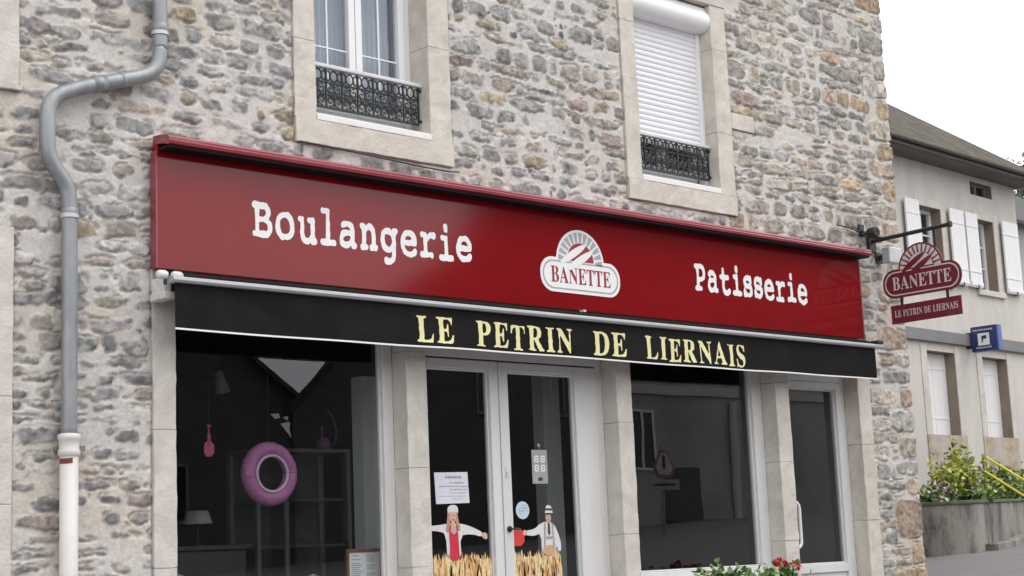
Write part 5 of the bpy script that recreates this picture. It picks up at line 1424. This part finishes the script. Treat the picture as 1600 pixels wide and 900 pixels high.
m.prism([(y0, zr0), (yr, ztop_), (2 * yr - y0, zr0), (2 * yr - y0, zr0 - 0.09), (yr, ztop_ - 0.11), (y0, zr0 - 0.09)], lambda a, b, t: (t, a, b), -8.3, 3.78)
rfo = m.build('roof', M['old_tiles'], NB)
uv_roof(rfo, Vector((1, 0, 0)), Vector((0, math.cos(R(34.5)), math.sin(R(34.5)))))
m = MB(); m.box(-8.2, 3.70, -0.40, 0.0, 6.665, 6.69)
m.box(-8.2, 3.72, -0.43, -0.40, 6.67, 6.74)
m.build('eave', M['wood_eave'], NB)
m = MB(); m.tube([(-8.2, -0.475, 6.745), (3.80, -0.475, 6.745)], 0.032, 10)
m.build('gutter', M['tile_edge'], NB, smooth=True)
MB().box(-8, 3.602, -0.07, -0.001, 3.90, 4.08).build('string_course', M['band_grey'], NB, bevel=0.01)
for a, b, c, d in lo:
    boxes('window_jamb', M['limestone'], NB, [(a - 0.17, a - 0.002, -0.012, 0.19, c, d + 0.10), (b + 0.002, b + 0.13, -0.012, 0.19, c, d + 0.10)])
    blocks(MB(), a - 0.17, b + 0.15, -0.016, 0.19, 0.9, c - 0.002, (0.25, 0.5), int(a * 7)).build('apron_stone', M['ochre_stone'], NB)
for a, b, c, d in lo:
    f = MB()
    k = (a + b) / 2
    for x0, x1 in ((a + 0.002, k - 0.003), (k + 0.003, b - 0.002)):
        f.box(x0, x1, 0.165, 0.195, c + 0.01, d - 0.005)
    o_ = f.build('shutter', M['shutter_wood'], NB, bevel=0.004)
    boxes('strap_hinge', M['shutter_wood'], o_, [(a + 0.01, b - 0.01, 0.158, 0.1645, z, z + 0.03) for z in (c + 0.25, d - 0.25)])
for i, (a, b, c, d) in enumerate(up):
    f = frame_rect(MB(), a, b, c, d, 0.055, 0.055, 0.06, 0.055, 0.16, 0.22)
    k = (a + b) / 2
    f.box(k - 0.05, k + 0.05, 0.15, 0.22, c + 0.06, d - 0.055)
    wn = f.build('window', M['white_pvc'], NB, bevel=0.004)
    boxes('glazing_bar', M['white_pvc'], wn, [(x0, x1, 0.17, 0.20, z - 0.011, z + 0.011) for x0, x1 in ((a + 0.055, k - 0.05), (k + 0.05, b - 0.055)) for z in (c + 0.06 + (d - c - 0.115) / 3, c + 0.06 + (d - c - 0.115) * 2 / 3)])
    MB().box(a + 0.05, b - 0.05, 0.195, 0.20, c + 0.05, d - 0.05).build('pane', M['glass_up'], wn)
    MB().box(a - 0.05, b + 0.05, 0.50, 0.52, c - 0.1, d + 0.1).build('curtain', M['room_dark'], wn)  # dark sheet standing in for the unlit room behind the pane
    MB().box(a - 0.10, b + 0.16, -0.05, 0.16, c - 0.09, c - 0.001).build('sill', M['limestone'], wn, bevel=0.006)
    s_ = MB().box(b + 0.002, b + 0.15, -0.012, 0.15, c, d + 0.001).box(a - 0.02, b + 0.15, -0.012, 0.15, d + 0.002, d + 0.12)
    s_.build('stone_surround', M['limestone'], wn)
for x0, x1 in ((-0.03, 0.362), (1.275, 1.70), (1.755, 2.13), (2.945, 3.46)):
    f = MB()
    n = 5
    for q in range(n):
        f.box(x0 + (x1 - x0) * q / n + 0.0012, x0 + (x1 - x0) * (q + 1) / n - 0.0012, -0.075, -0.045, 4.845, 6.03)
    o_ = f.build('shutter', M['shutter_wood'], NB, bevel=0.003)
    boxes('strap_hinge', M['shutter_wood'], o_, [(x0 - 0.03, x1 - 0.02, -0.083, -0.0755, z, z + 0.028) for z in (5.08, 5.80)])
    MB().box(x0 + 0.01, x1 - 0.01, -0.088, -0.0755, 4.87, 4.93).build('ledge', M['shutter_wood'], o_)
    c_ = MB(); c_.tube([((x0 + x1) / 2, -0.04, 4.83), ((x0 + x1) / 2, -0.10, 4.83), ((x0 + x1) / 2, -0.10, 4.88)], 0.010, 6)
    c_.build('shutter_catch', M['iron'], o_)
for a, b, c, d in at_:
    f = frame_rect(MB(), a, b, c, d, 0.05, 0.05, 0.03, 0.03, 0.10, 0.16)
    f.box((a + b) / 2 - 0.03, (a + b) / 2 + 0.03, 0.10, 0.16, c + 0.03, d - 0.03)
    wn = f.build('attic_window', M['band_grey'], NB)
    MB().box(a + 0.04, b - 0.04, 0.13, 0.135, c + 0.02, d - 0.02).build('pane', M['glass_up'], wn)
    MB().box(a - 0.05, b + 0.05, 0.4, 0.42, c - 0.1, d + 0.1).build('backing', M['room_dark'], wn)

# blue bank sign, end-on to that house
t = thing('bank_sign', 'square blue projecting sign with a white emblem on the house up the street', 'sign', tuple(NB.matrix_basis @ Vector((1.527, 0, 3.985))), R(3.1877))
m = MB().box(0, 0.13, -0.52, -0.10, -0.19, 0.195)
bx_ = m.build('box', M['bank_blue'], t, bevel=0.008)
m = MB().box(0.004, 0.126, -0.545, -0.521, -0.186, 0.191)
m.build('edge', M['bank_blue_pale'], t)
m = MB().box(0.03, 0.10, -0.10, 0.0, -0.12, -0.09).box(0.03, 0.10, -0.10, 0.0, 0.09, 0.12).build('bracket', M['dark_metal'], t)
m = MB()
FB = lambda a, b, tt: (-0.001 - tt, -a, b)
m.prism([(0.215, -0.10), (0.405, -0.10), (0.405, 0.085), (0.215, 0.085)], FB, 0, 0.003)
eb = m.build('emblem', M['letter_white'], t)
m = MB(); m.prism([(0.275, -0.055), (0.298, -0.055), (0.298, -0.01), (0.36, 0.0), (0.36, 0.050), (0.275, 0.045)], FB, 0.003, 0.0045)
m.build('emblem_mark', M['bank_blue'], eb)
m = MB()
for z, xa, xb in ((0.125, 0.14, 0.47), (-0.145, 0.18, 0.44)):
    x = xa
    k = 0
    while x < xb:
        w = 0.018 + 0.012 * hash2(k, 3, z)
        m.prism([(x, z), (x + w, z), (x + w, z + 0.024), (x, z + 0.024)], FB, 0, 0.002); x += w + 0.010; k += 1
m.build('print', M['hang_pale'], t)

# curved planter wall in front of that house
outer = smooth_path([(11.55, 4.6, 0), (11.80, 3.6, 0), (11.98, 2.75, 0), (12.22, 2.42, 0), (12.75, 2.42, 0), (13.92, 2.90, 0), (15.82, 3.62, 0), (18.2, 4.5, 0)], 6)
def offset_path(P, d):
    out = []
    for i, p in enumerate(P):
        tdir = (P[min(i + 1, len(P) - 1)] - P[max(i - 1, 0)]).normalized()
        out.append(p + Vector((-tdir.y, tdir.x, 0)) * d)
    return out
def topz(x): return 1.43 + 0.018 * (x - 12.2)
def wallpath(mb, P, d0, d1, zf0, zf1, mi=0):
    A_, B_ = offset_path(P, d0), offset_path(P, d1)
    n = len(P)
    vs = []
    for i in range(n):
        vs += [(A_[i].x, A_[i].y, zf0(A_[i].x)), (A_[i].x, A_[i].y, zf1(A_[i].x)), (B_[i].x, B_[i].y, zf1(A_[i].x)), (B_[i].x, B_[i].y, zf0(A_[i].x))]
    fs = []
    for i in range(n - 1):
        for q in range(4): fs.append((4 * i + q, 4 * (i + 1) + q, 4 * (i + 1) + (q + 1) % 4, 4 * i + (q + 1) % 4))
    fs += [(0, 1, 2, 3), (4 * n - 4, 4 * n - 3, 4 * n - 2, 4 * n - 1)]
    return mb.add(vs, fs, mi)
PW = thing('planter_wall', 'low stained concrete planter wall curving before the white house', 'planter', (12.9, 3.0, gz(12.9)))
def shift(mb, o):
    mb.v = [(a - o.location.x, b - o.location.y, c - o.location.z) for a, b, c in mb.v]
    return mb
shift(wallpath(MB(), outer, 0.0, 0.22, lambda x: gz(x) - 0.3, lambda x: topz(x) - 0.0015), PW).build('wall', M['concrete_wet'], PW)
shift(wallpath(MB(), outer, -0.02, 0.25, topz, lambda x: topz(x) + 0.045), PW).build('coping', M['moss_top'], PW, bevel=0.01)
inn = offset_path(outer, 0.2)
so_ = MB(); so_.add([(p.x, p.y, topz(p.x) - 0.10) for p in inn] + [(18.3, 5.2, topz(18.3) - 0.1), (11.8, 5.0, topz(11.8) - 0.1)], [tuple(range(len(inn) + 2))])
shift(so_, PW).build('soil', M['soil'], PW)
kb_p = smooth_path([(12.9, 2.30, 0), (13.9, 2.62, 0), (15.9, 3.38, 0), (18.0, 4.2, 0)], 5)
tag(wallpath(MB(), kb_p, 0.0, 0.16, lambda x: gz(x) - 0.1, lambda x: gz(x) + 0.085).build('kerb_step', M['concrete_wet'], None, bevel=0.01),
    'low dark kerb step at the foot of the planter wall', 'kerb')

def shrub(name, label, cat, c, spread, n, size, mats, seed, flowers=None, group=None):
    rng = random.Random(seed)
    t = thing(name, label, cat, c, group=group)
    m = MB()
    cl = [(rng.gauss(0, spread[0]), rng.gauss(0, spread[1]), spread[2] * rng.uniform(0.35, 2.1)) for _ in range(9)]
    for q in cl:
        leafy(m, rng, q, n // 9, (spread[0] * 0.42, spread[1] * 0.42, spread[2] * 0.38), size, list(range(len(mats))), up=0.4)
    m.build('leaves', mats, t)
    s = MB()
    for q in cl: s.tube([(q[0] * 0.15, q[1] * 0.15, -0.05), (q[0] * 0.6, q[1] * 0.6, q[2] * 0.6), q], [0.012, 0.008, 0.004], 5)
    s.build('stem', M['stem'], t)
    if flowers:
        b = MB()
        for _ in range(flowers[0]):
            q = rng.choice(cl)
            leafy(b, rng, (q[0] + rng.gauss(0, spread[0] * .5), q[1] - 0.08 + rng.gauss(0, spread[1] * .5), q[2] + spread[2] * 0.4 + rng.gauss(0, spread[2] * .3)), 4, (0.02, 0.02, 0.02), 0.028, [0])
        b.build('blossom', flowers[1], t)
    return t
LY, LG, LD, LX = M['leaf_yellow'], M['leaf_green'], M['leaf_dark'], M['leaf_grey']
shrub('shrub', 'tall yellow green bush in the middle of the planter wall', 'shrub', (13.30, 2.98, 1.36), (0.17, 0.13, 0.36), 420, 0.040, [LY, LY, LG], 3)
shrub('shrub', 'yellowish bush beside the stone house corner in the planter', 'shrub', (12.85, 3.10, 1.34), (0.15, 0.12, 0.24), 330, 0.038, [LY, LG, LY], 4)
shrub('flowering_plant', 'plant with pale pink blossoms close to the stone house corner', 'flowers', (12.50, 2.88, 1.34), (0.13, 0.10, 0.14), 380, 0.030, [LD, LG, LD], 5, (30, M['petal_pink']))
shrub('shrub', 'low dark green plant at the centre of the planter rim', 'shrub', (13.10, 2.80, 1.34), (0.16, 0.09, 0.12), 520, 0.036, [LD, LG, LD], 6)
shrub('shrub', 'bright green low plant under the yellow rails', 'shrub', (13.62, 3.02, 1.36), (0.17, 0.10, 0.15), 620, 0.036, [LG, LG, LY], 7)
shrub('shrub', 'leafy green plant at the right edge behind the yellow rails', 'shrub', (14.30, 3.26, 1.42), (0.26, 0.10, 0.20), 620, 0.036, [LG, LD, LY], 8)
shrub('shrub', 'thin brownish shrub rising against the wall between the closed shutters', 'shrub', (13.60, 2.98, 1.36), (0.09, 0.06, 0.30), 60, 0.028, [LX, M['brown_stone']], 9)

shrub('shrub', 'dark leafy plant at the right frame edge on the planter soil', 'shrub', (15.6, 3.70, 1.46), (0.30, 0.08, 0.22), 520, 0.036, [LG, LD, LG], 18)
shrub('shrub', 'yellow green foliage furthest along the planter, cut by the right frame edge', 'shrub', (16.9, 4.12, 1.48), (0.36, 0.09, 0.24), 620, 0.040, [LG, LY, LG], 28)
t = thing('yellow_rail', 'pair of slanting yellow rails over the planter', 'rail', (13.86, 2.95, 1.3))
m = MB()
A0, A1 = Vector((0.0, 0.03, 0.78)), Vector((0.35, -0.54, 0.30))
B0, B1 = Vector((-0.01, 0.05, 0.59)), Vector((0.31, -0.45, 0.15))
MB().tube([A0, A1], 0.015, 8).build('rail', M['yellow'], t)
MB().tube([B0, B1], 0.015, 8).build('rail', M['yellow'], t)
m = MB().tube([(0, 0.04, 0.0), (0, 0.04, 0.80)], 0.016, 8)
m.build('post', M['stem'], t)

# ------------------------------------------------------------------ far house and trees at the right edge
t = thing('far_house', 'grey rendered house glimpsed at far right behind the white house', 'house', (33.9, 13.6, 0), R(3.2))
m = wall_holes(MB(), -2, 9, 0.5, 9.5, [(1.5, 2.4, 6.0, 7.6)], 0.2)
m.box(-2, -1.8, 0.02, 8, 0.5, 9.5).box(8.8, 9, 0.02, 8, 0.5, 9.5)
m.build('wall', M['render_grey'], t)
m = MB(); m.prism([(-0.3, 9.4), (4, 12.0), (8.3, 9.4), (8.3, 9.3), (4, 11.8), (-0.3, 9.3)], lambda a, b, tt: (tt, a, b), -0.8, 9.4)
m.build('roof', M['dark_roof'], t)
m = MB(); m.prism([(-2.4, 6.4), (0, 7.6), (0, 7.5), (-2.4, 6.25)], lambda a, b, tt: (tt, a, b), -0.5, 9.2)
m.build('porch_roof', M['dark_roof'], t)
f = frame_rect(MB(), 1.5, 2.4, 6.0, 7.6, 0.06, 0.06, 0.06, 0.06, 0.1, 0.16)
wn = f.build('window', M['white_pvc'], t)
MB().box(1.55, 2.35, 0.13, 0.14, 6.05, 7.55).build('pane', M['dark_glass'], wn)

def tree(label, c, h, r_, seed, mats):
    rng = random.Random(seed)
    t = thing('tree', label, 'tree', c)
    m = MB().tube([(0, 0, 0), (0.1, 0, h * 0.4), (0, 0.1, h * 0.7), (0.1, 0.1, h * 0.95)], [0.28, 0.2, 0.12, 0.04], 8)
    for k in range(12):
        a = rng.uniform(0, 6.28); z = h * rng.uniform(0.45, 0.85)
        m.tube([(0, 0, z), (r_ * 0.8 * math.cos(a), r_ * 0.8 * math.sin(a), z + h * 0.12)], [0.07, 0.02], 5)
    m.build('trunk', M['bark'], t)
    m = MB()
    for k in range(34):
        a, q = rng.uniform(0, 6.28), r_ * math.sqrt(rng.uniform(0.05, 1))
        z = h * rng.uniform(0.48, 1.0)
        s = 1.0 if z < h * 0.85 else 0.6
        leafy(m, rng, (q * s * math.cos(a), q * s * math.sin(a), z), 75, (0.42, 0.42, 0.38), 0.11, list(range(len(mats))))
    m.build('crown', mats, t)
tree('airy grey green tree rising over the roofs at the right edge', (48.0, 20.3, 1.6), 12.6, 2.0, 3, [LX, LX, LG])

# ------------------------------------------------------------------ across the square: seen in the panes and the glossy sign
YO = -21.7
def opp_house(name, label, x0, x1, prof, depth, wall, loc_x, skew=0.0):
    """gable-fronted house; prof: outline points (x, z) from left foot over the roof to right foot"""
    t = thing(name, label, 'house', (loc_x, YO, gz(loc_x)))
    m = MB(); m.prism([(a - loc_x, b - t.location.z) for a, b in prof], lambda a, b, tt: (a + skew * tt, -tt, b), 0, depth)
    m.build('wall', wall, t)
    rf_ = MB()
    roofpts = prof[1:-1]
    for (a, b), (c, d) in zip(roofpts, roofpts[1:]):
        L_ = math.hypot(c - a, d - b); nx_, nz_ = -(d - b) / L_ * 0.12, (c - a) / L_ * 0.12
        q = [(a, b + 0.004), (c, d + 0.004), (c + nx_, d + nz_), (a + nx_, b + nz_)]
        rf_.prism([(u_ - loc_x, v_ - t.location.z) for u_, v_ in q], lambda a_, b_, tt: (a_ + skew * tt, -tt, b_), -0.3, depth + 0.3)
    rf_.build('roof', M['dark_roof'], t)
    return t
def opp_window(t, x, z, w, h, fm='white_pvc'):
    a, b = x - t.location.x, z - t.location.z
    f = frame_rect(MB(), a, a + w, b, b + h, 0.07, 0.07, 0.07, 0.07, 0.004, 0.05)
    f.box(a + w / 2 - 0.04, a + w / 2 + 0.04, 0.004, 0.05, b + 0.07, b + h - 0.07)
    o_ = f.build('window', M[fm], t)
    MB().box(a + 0.05, a + w - 0.05, 0.004, 0.02, b + 0.05, b + h - 0.05).build('pane', M['dark_glass'], o_)
h1 = opp_house('stone_cottage', 'dark gabled cottage across the square, left of the gap in the reflection', 10.6, 16.3, [(11.3, -1), (11.3, 4.6), (13.85, 6.48), (16.25, 4.72), (16.25, -1)], 9, M['dark_house'], 13.8, 0.45)
opp_window(h1, 12.4, 2.0, 0.9, 1.3, 'band_grey')
h2 = opp_house('low_house', 'long low dark house added across the square to darken the far left reflection', -20, 11.2, [(-22, -1), (-22, 4.2), (-21.6, 4.9), (10.9, 4.9), (11.25, 4.2), (11.25, -1)], 9, M['dark_house'], -5)  # row extended leftward so the panes mirror dark there
for x in (-8, -3, 2, 7): opp_window(h2, x, 1.6, 1.0, 1.4, 'band_grey')
YO += 0.12
h3 = opp_house('gabled_house', 'tall dark gabled house across the square, right of the gap in the reflection', 16.3, 31, [(16.02, -1), (16.02, 4.45), (19.0, 7.45), (24.0, 10.4), (26.4, 11.4), (26.4, -1)], 9, M['dark_house'], 21, 0.95)
opp_window(h3, 21.6, 4.6, 1.0, 1.5, 'band_grey'); opp_window(h3, 24.2, 4.6, 1.0, 1.5, 'band_grey')
t = thing('grey_house', 'long grey rendered house across the square, mirrored in right shop window', 'house', (40, YO, gz(40)))
zz = t.location.z
m = MB().box(-13.55, 26, -9, 0, -2.5, 6.6 - zz)
m.build('wall', M['render_grey'], t)
m = MB(); m.prism([(0.4, 6.5 - zz), (-4.5, 13.6 - zz), (-9.4, 6.5 - zz)], lambda a, b, tt: (tt, a, b), -13.6, 26.3)
m.build('roof', M['dark_roof'], t)
MB().box(-13.5, 26, 0.002, 0.08, 5.35 - zz, 5.62 - zz).build('string_course', M['limestone'], t)
dd = MB().box(-11.6, -10.0, 0.002, 0.06, -0.8, 3.3 - zz)
dd.build('door', M['dark_glass'], t)
for x in (27.2, 33.2, 36.5): opp_window(t, x, 3.2, 1.0, 1.7)
p_ = MB().tube([(31.52 - 40, 0.10, 0.9 - zz), (31.52 - 40, 0.14, 5.2 - zz)], 0.12, 12)
p_.build('downpipe', M['cast_white'], t)
st = thing('road_sign', 'triangular road sign with oblong plate on a post, mirrored in right shop window', 'road sign', (20.9, -14.7, gz(20.9)))
MB().tube([(0, -0.04, -0.3), (0, -0.04, 3.25 - st.location.z)], 0.035, 10).build('post', M['zinc'], st)
def tri(mb, s, y0_, y1_, cz):
    return mb.prism(rnd([(-0.47 * s, cz - 0.32 * s), (0.47 * s, cz - 0.32 * s), (0.0, cz + 0.48 * s)], 1), lambda a, b, tt: (a, tt, b), y0_, y1_)
cz = 2.88 - st.location.z
tri(MB(), 1.0, 0.0, 0.02, cz).build('triangle', M['dulled_red'], st)
tri(MB(), 0.78, 0.021, 0.024, cz).build('triangle_face', M['hang_pale'], st)
MB().box(-0.05, 0.05, 0.025, 0.028, cz - 0.12, cz + 0.16).build('symbol', M['print_dark'], st)
MB().box(-0.48, 0.48, 0.0, 0.02, 2.28 - st.location.z, 2.52 - st.location.z).build('plate', M['hours_grey'], st)  # plate greyed so the mirrored sign stays faint
MB().box(-0.36, 0.36, 0.021, 0.024, 2.37 - st.location.z, 2.43 - st.location.z).build('plate_print', M['print_dark'], st)
